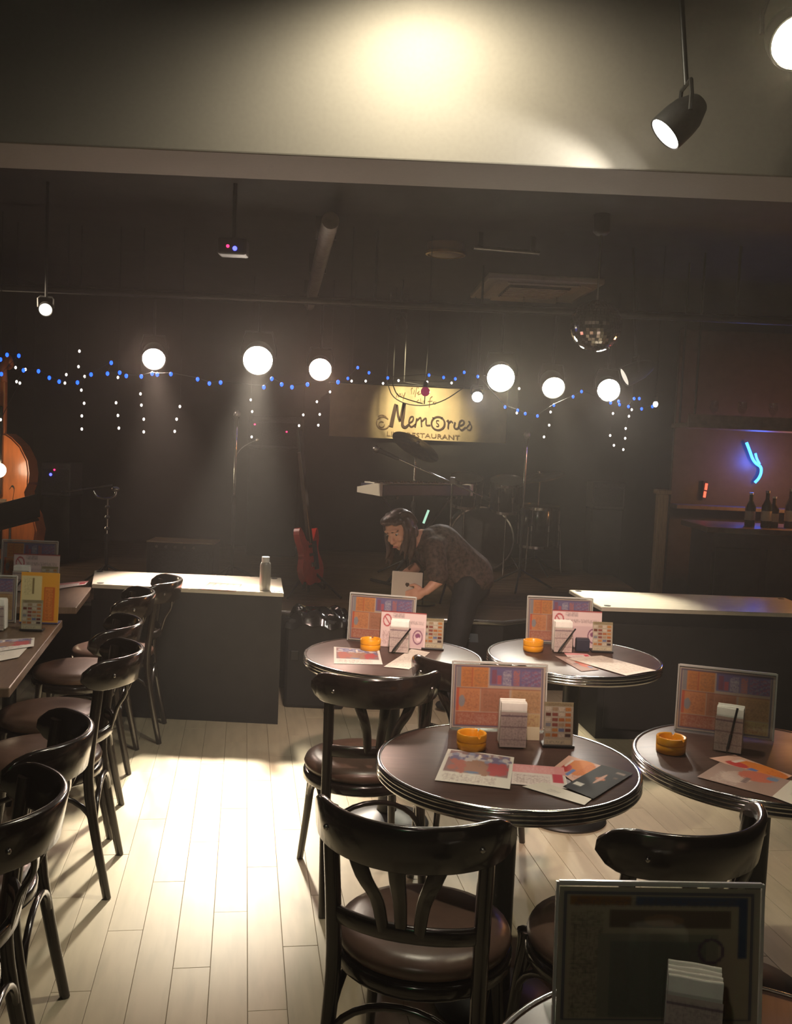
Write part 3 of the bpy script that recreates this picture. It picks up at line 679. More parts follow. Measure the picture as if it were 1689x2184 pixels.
# ------------------------------------------------------------------ stage lamps on their batten
LY = 6.50
bat = tag(empty('lighting_batten', (0, LY, 2.52)), 'horizontal steel pipe carrying the row of stage lamps', 'batten')
B().tube([(-3.3, 0, 0), (3.0, 0, 0)], 0.024, 12).build('pipe', M_IRON, bat)
for x in (-2.8, -0.2, 2.2):
    B().tube([(x, 0, 0), (x, 0, 0.48)], 0.010, 8).build('drop_rod', M_IRON, bat)
def lens_mat(color, glow):
    m = emit_mat('lamp_lens_%02d' % len(MATS), color, glow); m.cycles.emission_sampling = 'NONE'; return m
def par_lamp(pos, target, label, color, glow, r=0.075, L=0.20, up=None, name='stage_lamp', power=0, cone=60, blend=0.5, group='stage lamps on the batten', can=None):
    pos = Vector(pos); d = (Vector(target) - pos).normalized(); beam = d.copy()
    if group == 'stage lamps on the batten' and power: d = (d + (Vector((pos.x * 0.4, 0.0, 1.2)) - pos).normalized() * 1.6).normalized()
    if can is not None: d = Vector(can).normalized()
    q = d.to_track_quat('Z', 'Y'); M = q.to_matrix()
    root = tag(empty(name, pos), label, 'lamp', group)
    B().lathe([(r * 1.06, 0.015), (r * 1.10, 0.0), (r * 1.08, -0.05), (r * 1.0, -L * 0.6), (r * 0.62, -L * 0.95), (r * 0.5, -L), (0.001, -L)], 28, M=M, cap=False).build('can', M_BLACK, root)
    B().lathe([(r * 1.00, 0.014), (r * 1.08, 0.016), (r * 1.10, 0.005), (r * 1.01, 0.003)], 28, M=M, closed=True).build('rim', M_BLACK, root)
    B().lathe([(0.001, 0.010), (r * 0.55, 0.0085), (r * 0.98, 0.002), (r * 0.98, -0.004), (0.001, -0.004)], 28, M=M).build('lens', lens_mat(color, glow), root)
    top = up if up is not None else 2.52
    h = top - pos.z; side = d.cross(Vector((0, 0, 1))).normalized(); back = -d * 0.07
    yk = [side * r * 1.16 + back, side * r * 1.2 + back + Vector((0, 0, 0.05)), side * r * 0.9 + back + Vector((0, 0, min(h, r * 1.7))), -side * r * 0.9 + back + Vector((0, 0, min(h, r * 1.7))), -side * r * 1.2 + back + Vector((0, 0, 0.05)), -side * r * 1.16 + back]
    B().tube(yk, 0.007, 6).build('yoke', M_IRON, root)
    if h > r * 1.7: B().tube([back + Vector((0, 0, r * 1.7)), Vector((0, 0, h + 0.015))], 0.009, 8).build('hanger', M_IRON, root)
    if power:
        l = spot('lamp_light', pos + d * 0.04, pos + d * 0.04 + beam * 2, power, color, cone, blend, r * 0.8)
        l.name = 'lamp_light'
    return root
LAMPS = [
    ((328, 765), (-1.22, 5.5, 0.75), 'glowing pinkish stage lamp farthest left in the row', (1.0, 0.76, 0.62), 30, 620),
    ((550, 768), (-0.76, 4.2, 0.0), 'largest glowing stage lamp, second from the left', (1.0, 0.90, 0.74), 45, 1500),
    ((683, 788), (-0.15, 2.9, 0.3), 'glowing pinkish stage lamp third from the left, left of the banner', (1.0, 0.66, 0.52), 25, 55),
    ((1068, 806), (0.40, 2.9, 0.4), 'glowing greenish white stage lamp at the right end of the banner', (1.0, 0.95, 0.72), 40, 80),
    ((1180, 826), (1.30, 5.66, 0.75), 'glowing stage lamp between banner and mirror ball, fifth in the row', (1.0, 0.90, 0.70), 22, 300),
    ((1298, 832), (1.3, 3.2, 0.5), 'glowing stage lamp farthest right, below the mirror ball', (1.0, 0.92, 0.80), 25, 60),
]
for (px, py), tg, lab, c, g, pw in LAMPS:
    sp = at_y(px, py, LY) + Vector((0, -0.09, -0.01)); spot('lamp_spill_light', sp, (0, 0, 1.4), 10 + g * 0.8, (1.0, c[1] * 0.93, c[2] * 0.92), 96, 1.0, 0.06)
    par_lamp(at_y(px, py, LY), tg, lab, c, g, r={45: 0.098, 40: 0.092}.get(g, 0.075), power=pw, cone={620: 42, 1500: 31, 300: 36}.get(pw, 54), blend=0.9)
par_lamp(at_y(1334, 803, 6.70), (0.3, 6.6, 1.5), 'unlit stage lamp seen edge-on beside the farthest right glowing lamp', (1.0, 0.9, 0.75), 0.8, r=0.065, up=3.0)
par_lamp(at_y(1018, 846, 7.6), (0.35, 4.0, 0.8), 'small white lamp glowing in front of the banner', (1.0, 0.95, 0.92), 25, r=0.042, L=0.12, up=3.0, power=40, group='small lamps')
par_lamp(at_y(97, 660, 5.6), (-0.7, 1.5, 1.1), 'small ceiling lamp with half lit face at far left', (1.0, 0.95, 0.80), 2.0, r=0.036, L=0.1, up=3.0, group='small lamps')
par_lamp(at_y(1425, 280, 3.24), Vector(at_y(1425, 280, 3.24)) + Vector((-0.80, 0.24, -0.42)), 'bright oval lamp face hanging below ceiling beam at upper right', (1.0, 0.95, 0.85), 60, r=0.058, L=0.14, up=3.2, power=36, cone=92, blend=0.3, can=(-0.7, 0.0, -0.71), group='ceiling lamps')
par_lamp(at_y(1700, 88, 2.75), (0.9, 0.6, 1.2), 'glaring lamp at the upper right picture corner', (1.0, 0.86, 0.58), 80, r=0.07, L=0.14, up=3.2, power=25, cone=120, blend=0.8, group='ceiling lamps')
par_lamp(at_y(900, -80, 3.02), (0.1, 3.9, 1.8), 'lamp hung at the beam just above the picture', (1.0, 0.90, 0.68), 30, r=0.06, L=0.10, up=3.2, power=70, cone=170, blend=0.6, group='ceiling lamps')
par_lamp((0.15, 1.5, 2.95), (0.42, 4.0, 0.80), 'ceiling lamp above the camera turned to the far tables', (1.0, 0.70, 0.58), 20, r=0.07, L=0.16, up=3.2, power=400, cone=43, blend=0.9, group='ceiling lamps')
par_lamp((-0.6, -0.7, 2.9), (0.2, 2.4, 0.8), 'added dim fill lamp behind the camera', (1.0, 0.86, 0.70), 5, up=3.2, power=24, cone=120, blend=0.8, group='ceiling lamps')  # added fill lamp, unseen; lifts the sheets that face the camera
par_lamp((-3.1, 4.9, 2.75), (-0.1, 7.3, 1.2), 'wall spotlight at the left turned to the keyboard, outside the picture', (1.0, 0.80, 0.58), 5, r=0.06, up=3.0, power=320, cone=20, blend=0.8, group='small lamps')
# banner spotlight hangs from the ceiling above the stage
par_lamp((-0.02, 8.45, 2.60), (0.20, 9.58, 1.88), 'small black spotlight above the stage, turned to the banner', (1.0, 0.82, 0.48), 4, r=0.045, L=0.14, up=3.0, power=170, cone=46, blend=1.0, group='small lamps')

# ------------------------------------------------------------------ fairy lights
M_BLUE = emit_mat('blue_fairy_bulb', (0.012, 0.075, 1.0), 3.6); M_FWHITE = emit_mat('white_fairy_bulb', (1.0, 0.92, 0.85), 3)
def string_light(name, label, pts, y, m, r, group, top=False):
    P = [at_y(px, py, y) for px, py in pts]; c = P[0].copy()
    root = tag(empty(name, c), label, 'string light', group)
    wire = [p - c for p in P]
    wire = [Vector((wire[0].x, 0, 3.0 - c.z))] + wire
    if len(wire) > 1: B().tube(wire, 0.0022, 5).build('wire', M_RUBBER, root)
    me = B().ell((0, 0, 0), (r, r, r * 1.25), n=8).mesh('bulb'); me.materials.append(m)
    for p in P:
        o = mesh_obj('bulb', me, None, root); o.location = p - c + Vector((0, -r * 0.6, -r * 0.8))
    return root
BLUE = [(2, 764), (16, 754), (41, 756), (4, 795), (51, 787), (83, 789), (106, 803), (127, 811), (166, 813), (195, 796), (238, 771), (230, 794), (256, 792), (270, 799), (302, 800), (325, 794), (336, 796), (365, 795), (422, 806), (447, 815), (471, 813), (563, 823), (580, 805), (601, 817), (623, 823), (656, 817), (721, 812)]
BLUE2 = [(742, 805), (763, 782), (787, 793), (827, 804), (915, 798), (946, 803), (971, 806), (990, 792), (1019, 801), (1077, 866), (1104, 873), (1120, 880), (1146, 885), (1181, 862), (1222, 844), (1240, 833), (1302, 857), (1319, 854), (1321, 861), (1340, 865), (1352, 848), (1363, 848), (1368, 870), (1391, 865)]
string_light('blue_string_light', 'string of blue fairy bulbs along the left lamps, left of the banner', BLUE, 6.42, M_BLUE, 0.0115, 'blue string lights over the stage')
string_light('blue_string_light', 'string of blue fairy bulbs above the banner running to the right lamps', BLUE2, 6.42, M_BLUE, 0.0085, 'blue string lights over the stage')
WCOLS = [([(170, 747), (168, 780), (181, 801), (174, 830), (180, 858), (175, 885), (175, 913)], 'tallest drop of white fairy bulbs at the left of the stage'),
         ([(34, 782), (55, 786), (36, 812), (43, 815), (2, 893)], 'scattered drop of white fairy bulbs at the left picture edge'),
         ([(142, 797), (139, 815)], 'short drop of two white fairy bulbs among blue ones, far left'),
         ([(252, 803), (248, 857), (252, 884), (254, 911)], 'drop of white fairy bulbs left of the first stage lamp'),
         ([(300, 838), (302, 862), (307, 892), (307, 919)], 'drop of white fairy bulbs under the first stage lamp'),
         ([(384, 865), (377, 892), (373, 918)], 'drop of three white fairy bulbs right of the first stage lamp'),
         ([(535, 851), (538, 876), (537, 930)], 'drop of white fairy bulbs under the largest lamp'),
         ([(647, 883), (638, 906), (638, 937)], 'drop of white fairy bulbs left of the third lamp'),
         ([(704, 834), (676, 855), (682, 882), (679, 905)], 'drop of white fairy bulbs under the third lamp'),
         ([(750, 811), (780, 811), (817, 816), (850, 810), (911, 813), (963, 815)], 'row of white fairy bulbs along the top of the banner'),
         ([(1107, 827), (1102, 879)], 'short drop of two white fairy bulbs right of the banner'),
         ([(1174, 877), (1171, 905), (1160, 930)], 'drop of white fairy bulbs under the fifth lamp'),
         ([(1307, 880), (1301, 927), (1309, 948)], 'faint drop of white fairy bulbs under the last lamp'),
         ([(1347, 872), (1341, 886), (1334, 912), (1333, 933), (1329, 957)], 'brighter drop of white fairy bulbs right of the last lamp')]
for pts, lab in WCOLS:
    string_light('white_string_light', lab, pts, 6.75 if pts[0][0] < 500 else 8.6, M_FWHITE, 0.0085 if pts[0][0] < 500 else 0.0095, 'white string lights over the stage', top=len(pts) > 2)
sl = at_y(1398, 862, 6.6)
r = tag(empty('spark_lamp', sl), 'small sparkling white lamp at the right end of the blue bulbs', 'lamp')
B().ell((0, 0, 0), (0.016, 0.016, 0.020), n=10).build('bulb', emit_mat('spark_white', (1, 0.9, 0.95), 20), r); B().lathe([(0.011, 0.016), (0.012, 0.05), (0.004, 0.055)], 10).build('socket', M_RUBBER, r)
B().tube([(0, 0, 0.05), (0, 0, 3.0 - sl.z)], 0.003, 5).build('cord', M_RUBBER, r)
sl = at_y(907, 835, 6.6)
r = tag(empty('red_bulb', sl), 'dull crimson bulb hanging in front of the banner', 'bulb')
B().ell((0, 0, 0), (0.031, 0.031, 0.033), n=18).build('globe', mat('crimson_glass', (0.25, 0.01, 0.04), 0.1, emit=(0.5, 0.02, 0.12), estr=0.35), r)
B().lathe([(0.013, 0.028), (0.015, 0.03), (0.015, 0.06), (0.006, 0.068)], 14).build('socket', M_RUBBER, r)
B().tube([(0, 0, 0.065), (0.01, 0, 0.2), (0, 0, 3.0 - sl.z)], 0.003, 5).build('cord', M_RUBBER, r)
# ceiling effect light with red and blue diodes
e = at_y(494, 528, 5.4)
r = tag(empty('effect_light', e), 'black ceiling effect light with a red and a blue diode', 'effect light')
B().box((0, 0.06, 0.01), (0.16, 0.12, 0.09), bev=0.012).build('housing', M_BLACK, r)
a = at_y(486, 525, 5.4) - e; c = at_y(501, 530, 5.4) - e
B().ell((a.x, -0.004, a.z), (0.009, 0.006, 0.009), n=10).build('red_diode', emit_mat('red_led', (1, 0.02, 0.10), 4), r)
B().ell((c.x, -0.004, c.z), (0.013, 0.008, 0.013), n=10).build('blue_diode', emit_mat('blue_led', (0.06, 0.07, 1), 5), r)
B().tube([(0, 0.06, 0.05), (0, 0.06, 3.0 - e.z)], 0.012, 8).build('hanger', M_IRON, r)

# ------------------------------------------------------------------ ceiling fittings
bc = at_y(1271, 695, 5.8); BR = 0.150
r = tag(empty('mirror_ball', bc), 'mirror ball hanging under the ceiling right of the banner', 'mirror ball')
M_MIR = mat('mirror_tile', (0.62, 0.62, 0.62), 0.06, metal=1.0); M_BALL = mat('mirror_ball_core', (0.05, 0.05, 0.05), 0.5)
B().ell((0, 0, 0), (BR * 0.985,) * 3, n=28).build('core', M_BALL, r)
tm = B().box((0, 0, 0), (0.0185, 0.0185, 0.003)).mesh('tile', 10); tm.materials.append(M_MIR)
tiles = []
for j in range(1, 24):
    th = PI * j / 24; nn = max(4, int(2 * PI * BR * math.sin(th) / 0.0202))
    for i in range(nn):
        ph = 2 * PI * i / nn + j * 0.3
        tiles.append(Vector((math.sin(th) * math.cos(ph), math.sin(th) * math.sin(ph), math.cos(th))))
def tile_M(d):
    d2 = (d + Vector([random.gauss(0, 0.03) for _ in range(3)])).normalized()
    return Matrix.Translation(d * BR) @ d2.to_track_quat('Z', 'Y').to_matrix().to_4x4()
vis = [d for d in tiles if d.dot((Vector((0, 0, CAMZ)) - bc).normalized()) > 0.0]; hid = [d for d in tiles if d.dot((Vector((0, 0, CAMZ)) - bc).normalized()) <= 0.0]
vis.sort(key=lambda d: -d.dot((Vector((0, 0, CAMZ)) - bc).normalized())); hid += vis[260:]; vis = vis[:260]
for d in vis:
    o = mesh_obj('mirror_tile', tm, None, r); o.matrix_local = tile_M(d)
b = B()
for d in hid:
    Mx = tile_M(d); bmesh.ops.create_cube(b.bm, size=1.0, matrix=Mx @ Matrix.Diagonal((0.0185, 0.0185, 0.003, 1)))
o = b.build('far_side_tiles', M_MIR, r, 10); o['kind'] = 'stuff'
B().tube([(0, 0, BR), (0, 0, 2.90 - bc.z)], 0.006, 8).build('rod', M_STEEL, r)
B().lathe([(0.03, 2.88 - bc.z), (0.05, 2.9 - bc.z), (0.05, 3.0 - bc.z), (0.001, 3.0 - bc.z)], 20).build('motor', M_BLACK, r)
# cassette air conditioner
r = tag(empty('ceiling_air_conditioner', (1.10, 8.45, 2.93), 0.06), 'square cassette air conditioner in the ceiling above the drums', 'air conditioner')
M_AC = mat('aged_white_plastic', (0.42, 0.38, 0.33), 0.5, vary=0.06)
B().box((0, 0, 0.045), (0.95, 1.1, 0.05), bev=0.012).build('panel', M_AC, r)
B().box((0, 0, 0.016), (0.52, 0.6, 0.02), bev=0.006).build('intake_grille', M_BLACK, r)
for k in range(7): B().box((0, -0.24 + k * 0.08, 0.004), (0.50, 0.02, 0.01)).build('grille_bar', M_AC, r)
for s in (-1, 1):
    B().box((s * 0.37, 0, 0.014), (0.07, 0.8, 0.012), rot=Matrix.Rotation(s * 0.35, 3, 'Y')).build('louver', M_AC, r)
    B().box((0, s * 0.44, 0.014), (0.6, 0.07, 0.012), rot=Matrix.Rotation(-s * 0.35, 3, 'X')).build('louver', M_AC, r)
# ducts and pipes on the ceiling
r = tag(empty('ceiling_duct', (0, 0, 0)), 'slanting grey duct under the dark ceiling left of centre', 'duct')
p0, p1 = at_z(705, 470, 2.86), at_z(660, 650, 2.86)
B().tube([p0, p0.lerp(p1, .5), p1], 0.05, 14).build('pipe', mat('grey_duct', (0.16, 0.14, 0.13), 0.5, vary=0.2), r)
for t in (0.15, 0.5, 0.85):
    p = p0.lerp(p1, t); B().box((p.x, p.y, 2.93), (0.13, 0.03, 0.14)).build('bracket', M_IRON, r)
r = tag(empty('ceiling_pipe', (0, 0, 0)), 'thin pipe with greenish sheen under ceiling above air conditioner', 'pipe')
p0, p1 = at_z(1010, 528, 2.9), at_z(1150, 540, 2.9)
B().tube([p0, p1], 0.014, 10).build('pipe', M_STEEL, r)
for t in (0.1, 0.9):
    p = p0.lerp(p1, t); B().box((p.x, p.y, 2.95), (0.03, 0.02, 0.10)).build('bracket', M_IRON, r)
p = at_z(950, 545, 2.92)
r = tag(empty('ceiling_speaker', p), 'round ceiling speaker with brassy edge above the stage', 'speaker')
B().lathe([(0.001, 0), (0.10, 0.0), (0.125, 0.012), (0.13, 0.04), (0.13, 0.08), (0.001, 0.08)], 28).build('grille', mat('tan_grille', (0.20, 0.14, 0.09), 0.5), r); B().lathe([(0.125, 0.0), (0.14, 0.004), (0.14, 0.02), (0.125, 0.02)], 28, closed=True).build('trim_ring', mat('brass_trim', (0.6, 0.42, 0.2), 0.3, metal=1), r)

# ------------------------------------------------------------------ banner on the back wall
BY = 9.60
TLb, TRb, BRb, BLb = at_y(706, 812, BY), at_y(1084, 834, BY), at_y(1084, 947, BY), at_y(700, 929, BY)
bx0, bx1 = TLb.x, TRb.x; bz0, bz1 = (BLb.z + BRb.z) / 2, (TLb.z + TRb.z) / 2; bw, bh = bx1 - bx0, bz1 - bz0
ban = tag(empty('banner', (bx0, BY, bz0)), 'lit cream banner with dark script lettering on the back wall', 'banner')
bb = B(); R1 = []
nx = 40
vv = [[bb.bm.verts.new((bw * i / nx, 0.004 * math.sin(i * 0.5) * (1 - j / 10), bh * j / 10)) for i in range(nx + 1)] for j in range(11)]
for j in range(10):
    for i in range(nx): bb.bm.faces.new((vv[j][i], vv[j][i + 1], vv[j + 1][i + 1], vv[j + 1][i]))
bb.build('cloth', mat('cream_banner_cloth', (0.62, 0.50, 0.30), 0.8, vary=0.08, scale=8), ban)
B().tube([(-0.02, -0.01, bh), (bw + 0.02, -0.01, bh)], 0.010, 8).build('top_rod', M_IRON, ban)
M_INK = mat('brown_ink', (0.055, 0.03, 0.018), 0.7, vary=0.1); M_INK2 = mat('pale_brown_ink', (0.24, 0.16, 0.085), 0.7)
def S(px, py): p = at_y(px, py, BY); return (p.x - bx0, -0.009, p.z - bz0)
def stroke(pts, w, m, name, n=None):
    c = curve_pts([S(*p) for p in pts], n or max(6, len(pts) * 6)); b = B()
    # flat ribbon facing the room
    Rr = []
    for i, p in enumerate(c):
        t = (c[min(i + 1, len(c) - 1)] - c[max(i - 1, 0)]).normalized(); nrm = Vector((-t.z, 0, t.x)); ww = (w[0] + (w[1] - w[0]) * i / (len(c) - 1)) if isinstance(w, tuple) else w
        Rr.append([p + nrm * ww / 2 + Vector((0, -0.001, 0)), p - nrm * ww / 2 + Vector((0, -0.001, 0)), p - nrm * ww / 2 + Vector((0, 0.001, 0)), p + nrm * ww / 2 + Vector((0, 0.001, 0))])
    b.rings(Rr); return b
def letter(name, strokes, m):
    b = B()
    for pts, w in strokes:
        s2 = stroke(pts, w, m, name); me = s2.mesh('t'); b.bm.from_mesh(me); bpy.data.meshes.remove(me)
    b.build(name, m, ban)
letter('letter_m', [([(834, 910), (838, 890), (843, 868), (845, 862)], (0.040, 0.034)), ([(847, 864), (849, 885), (853, 898)], (0.020, 0.022)), ([(853, 897), (858, 875), (862, 860)], (0.020, 0.034)), ([(862, 860), (860, 885), (858, 905), (864, 911), (872, 905)], (0.036, 0.018))], M_INK)
letter('letter_e', [([(873, 902), (880, 897), (881, 889), (875, 890), (872, 902), (877, 910), (887, 904)], 0.013)], M_INK)
letter('letter_m', [([(885, 911), (889, 892)], 0.015), ([(889, 897), (897, 891), (899, 910)], 0.014), ([(899, 899), (908, 892), (909, 906), (918, 907)], 0.014)], M_INK)
oc = [(934 + 14 * math.cos(t), 903 + 14 * math.sin(t)) for t in np.linspace(0, 2 * PI, 15)]
letter('letter_o', [(oc, 0.016), ([(936, 897), (931, 897), (931, 902), (935, 905), (934, 909), (930, 909)], 0.008), ([(922, 890), (926, 893)], 0.01), ([(944, 890), (940, 893)], 0.01)], M_INK)
letter('letter_r', [([(952, 899), (956, 897), (955, 914)], 0.012), ([(956, 903), (961, 898), (965, 901)], 0.012)], M_INK)
letter('letter_i', [([(970, 900), (968, 911), (974, 914), (979, 909)], 0.013)], M_INK)
letter('letter_e', [([(980, 908), (988, 904), (988, 897), (981, 898), (978, 910), (984, 917), (993, 911)], 0.013)], M_INK)
letter('letter_s', [([(994, 913), (1002, 902), (999, 899), (1005, 909), (1002, 917), (996, 916)], 0.011)], M_INK)
letter('round_ornament', [([(795 + 22 + 14 * math.cos(t), 902 + 13 * math.sin(t)) for t in np.linspace(0.4, 5.6, 14)], 0.010), ([(808 + 6 * math.cos(t) + 6, 905 + 6 * math.sin(t)) for t in np.linspace(0, 5.5, 10)], 0.008), ([(806, 888), (815, 885), (824, 889)], 0.007)], M_INK2)
letter('script_word_life', [([(878, 840), (877, 830), (880, 827)], 0.006), ([(882, 840), (884, 832)], 0.005), ([(885, 846), (889, 826), (893, 828)], 0.006), ([(889, 839), (894, 834), (891, 841), (898, 839)], 0.005)], M_INK2)
letter('script_word_my', [([(845, 847), (848, 839), (850, 846), (853, 839), (856, 846)], 0.006), ([(857, 838), (860, 845), (864, 837), (859, 854)], 0.005)], M_INK2)
letter('script_word_its', [([(893, 852), (889, 856), (892, 860)], 0.005), ([(897, 849), (896, 860)], 0.005), ([(900, 853), (900, 859)], 0.004), ([(905, 853), (903, 857), (906, 859)], 0.004)], M_INK2)
letter('script_word_fo', [([(922, 845), (917, 850), (915, 868)], 0.006), ([(912, 856), (922, 855)], 0.005), ([(926, 856), (923, 860), (928, 861), (929, 856)], 0.005)], M_INK2)
def text_mesh(name, body, size, p0, p1, m, parent):
    cu = bpy.data.curves.new(name, 'FONT'); cu.body = body; cu.size = size; cu.extrude = 0.0015; cu.resolution_u = 2
    ob = bpy.data.objects.new(name, cu); COL.objects.link(ob); dg = bpy.context.evaluated_depsgraph_get(); me = bpy.data.meshes.new_from_object(ob.evaluated_get(dg))
    bpy.data.objects.remove(ob); bpy.data.curves.remove(cu)
    w = max(v.co.x for v in me.vertices) - min(v.co.x for v in me.vertices); L = (Vector(p1) - Vector(p0)).length
    d = (Vector(p1) - Vector(p0)).normalized(); up = Vector((-d.z, 0, d.x))
    for v in me.vertices:
        q = Vector(p0) + d * (v.co.x * L / w) + up * v.co.y + Vector((0, -v.co.z, 0)); v.co = q
    me.materials.clear(); o = mesh_obj(name, me, m, parent); return o
text_mesh('live_lettering', 'LIVE', 0.062, S(824, 929), S(855, 930.5), M_INK2, ban); text_mesh('restaurant_lettering', 'RESTAURANT', 0.062, S(866, 931), S(978, 937), M_INK2, ban)
# cables sagging in front of the banner
for pts, lab in (([(825, 812), (838, 845), (870, 862), (912, 864), (950, 852), (990, 826)], 'thin black cable sagging in a loop across the banner'),
                 ([(862, 815), (905, 822), (960, 828), (1000, 824)], 'thin black cable running along the banner top'),
                 ([(838, 822), (848, 842), (870, 852), (905, 862)], 'short black cable curving over the banner left half')):
    yy = 9.0 + 0.12 * (len(pts) - 5); P = [at_y(px, py, yy) for px, py in pts]; hang = [Vector((P[0].x, yy, 3.0))] + P + [Vector((P[-1].x + 0.02, yy, 3.0))]
    o = B().tube(hang[:1] + curve_pts(P, 20) + hang[-1:], 0.005, 6).build('hanging_cable', M_RUBBER); tag(o, lab, 'cable', 'cables over the banner')

# ------------------------------------------------------------------ instruments and stands on the stage
def tripod(root, h, z0=0.0, spread=0.28, rot=0.3, r=0.010):
    for k in range(3):
        a = rot + 2 * PI * k / 3
        B().tube([(0, 0, z0 + 0.16), (spread * math.cos(a), spread * math.sin(a), z0 + 0.012)], 0.0085, 8).build('leg', M_IRON, root)
    B().tube([(0, 0, z0 + 0.10), (0, 0, z0 + h * 0.55)], r * 1.2, 10).build('lower_tube', M_IRON, root)
    B().tube([(0, 0, z0 + h * 0.55), (0, 0, z0 + h)], r * 0.85, 10).build('upper_tube', M_CHROME, root)
    B().lathe([(r * 1.4, z0 + h * 0.55 - 0.03), (r * 1.9, z0 + h * 0.55 - 0.02), (r * 1.9, z0 + h * 0.55 + 0.015), (r * 1.2, z0 + h * 0.55 + 0.03)], 12).build('clutch', M_RUBBER, root)
def mic(root, p, d):
    d = Vector(d).normalized(); p = Vector(p); M = d.to_track_quat('Z', 'Y').to_matrix()
    B().lathe([(0.010, -0.16), (0.013, -0.155), (0.017, -0.02), (0.020, -0.005), (0.020, 0.0)], 14, p, M).build('microphone_body', M_IRON, root)
    B().ell(p + d * 0.022, (0.026, 0.026, 0.03), rot=M, n=14).build('microphone_head', M_STEEL, root)
# left straight stand
p = at_y(505, 880, 7.0)
r = tag(empty('microphone_stand', (p.x, p.y, STZ)), 'tall chrome microphone stand left of the banner', 'microphone stand', 'microphone stands on the stage')
tripod(r, p.z - STZ - 0.10); mic(r, (0, 0, p.z - STZ - 0.03), (0.05, -0.2, 1))
q = at_y(548, 938, 7.0) - Vector((p.x, p.y, STZ))
B().tube(curve_pts([(0, 0, q.z - 0.13), (0.05, 0, q.z - 0.06), (q.x, 0, q.z)], 10), 0.004, 6).build('gooseneck', M_IRON, r); B().ell((q.x, 0, q.z), (0.013, 0.013, 0.013), n=8).build('tip', M_CHROME, r)
# centre boom stand
p = at_y(965, 1025, 6.9)
r = tag(empty('boom_microphone_stand', (p.x, p.y, STZ)), 'boom microphone stand slanting before keyboard and cymbal', 'microphone stand', 'microphone stands on the stage')
tripod(r, p.z - STZ); a, c = at_y(835, 972, 6.9) - r.location, at_y(1045, 1066, 6.9) - r.location
B().tube([a, c], 0.007, 8).build('boom', M_CHROME, r); B().box((0, 0, p.z - STZ), (0.04, 0.035, 0.05), bev=0.008).build('boom_clutch', M_STEEL, r)
B().tube([c - (c - a).normalized() * 0.06, c], 0.016, 10).build('counterweight', M_IRON, r); mic(r, a + (a - c).normalized() * 0.10, a - c)
# right stand
p = at_y(1124, 925, 7.5)
r = tag(empty('microphone_stand', (p.x, p.y, STZ)), 'dim chrome microphone stand right of the drums', 'microphone stand', 'microphone stands on the stage')
tripod(r, p.z - STZ - 0.10); mic(r, (0, 0, p.z - STZ - 0.03), (0, -0.3, 1))
# left low hardware stand
p = at_y(230, 1045, 6.75)
r = tag(empty('instrument_stand', (p.x, p.y, STZ)), 'low chrome clamp stand with boom arm left on the stage', 'stand')
tripod(r, p.z - STZ - 0.05); hz = p.z - STZ
B().tube(curve_pts([(-0.10, 0, hz - 0.01), (-0.07, 0, hz - 0.05), (0, 0, hz - 0.06), (0.05, 0, hz - 0.04), (0.06, 0, hz + 0.0)], 14), 0.010, 8).build('yoke', M_CHROME, r)
B().ell((0.055, 0, hz + 0.01), (0.03, 0.02, 0.02), n=10).build('clamp', M_CHROME, r)
B().tube([(-0.33, 0.02, hz - 0.03), (0.03, 0, hz + 0.035)], 0.006, 8).build('boom_arm', M_STEEL, r)
for k, zz in enumerate((0.12, 0.19, 0.27)): B().lathe([(0.012, hz - zz - 0.012), (0.018, hz - zz), (0.012, hz - zz + 0.012)], 10).build('collar', M_STEEL, r)

# double bass
bz = 0.53
r = tag(empty('double_bass', (-3.09, 7.62, STZ), -0.12), 'orange double bass standing at the left edge of the stage', 'double bass')
prof = [(0.0, 0.08), (0.10, 0.02), (0.22, 0.06), (0.305, 0.18), (0.325, 0.32), (0.29, 0.45), (0.215, 0.55), (0.20, 0.64), (0.225, 0.70), (0.245, 0.72), (0.25, 0.80), (0.235, 0.90), (0.17, 1.02), (0.09, 1.09), (0.04, 1.12)]
out = [(x, z) for x, z in prof] + [(-x, z) for x, z in prof[::-1][:-1]]
M_BASS = mat('orange_varnish', (0.52, 0.15, 0.045), 0.3, vary=0.15, scale=6, stretch=(6, 1, 1), coat=0.4)
Mx = Matrix.Rotation(PI / 2, 4, 'X')
bd = B(); bd.poly(out, -0.09, 0.09, M=Mx)
bmesh.ops.bevel(bd.bm, geom=[e for e in bd.bm.edges if abs(e.verts[0].co.y - e.verts[1].co.y) < 1e-4], offset=0.012, segments=2, affect='EDGES'); bd.build('body', M_BASS, r)
B().tube([(0, 0, -0.0), (0, 0, 0.06)], 0.006, 8).build('endpin', M_STEEL, r)
B().box((0, -0.13, 0.98), (0.07, 0.025, 0.74), bev=0.008).build('fingerboard', M_GLOSSBLACK, r)
B().box((0, -0.055, 1.32), (0.05, 0.05, 0.48), bev=0.012).build('neck', M_BASS, r)
B().box((0, -0.105, 0.28), (0.06, 0.02, 0.26), bev=0.006).build('tailpiece', M_GLOSSBLACK, r)
br = B(); br.box((0, -0.125, 0.56), (0.15, 0.014, 0.03), bev=0.004); br.box((-0.06, -0.115, 0.515), (0.025, 0.016, 0.07)); br.box((0.06, -0.115, 0.515), (0.025, 0.016, 0.07)); br.build('bridge', M_TOP2, r)
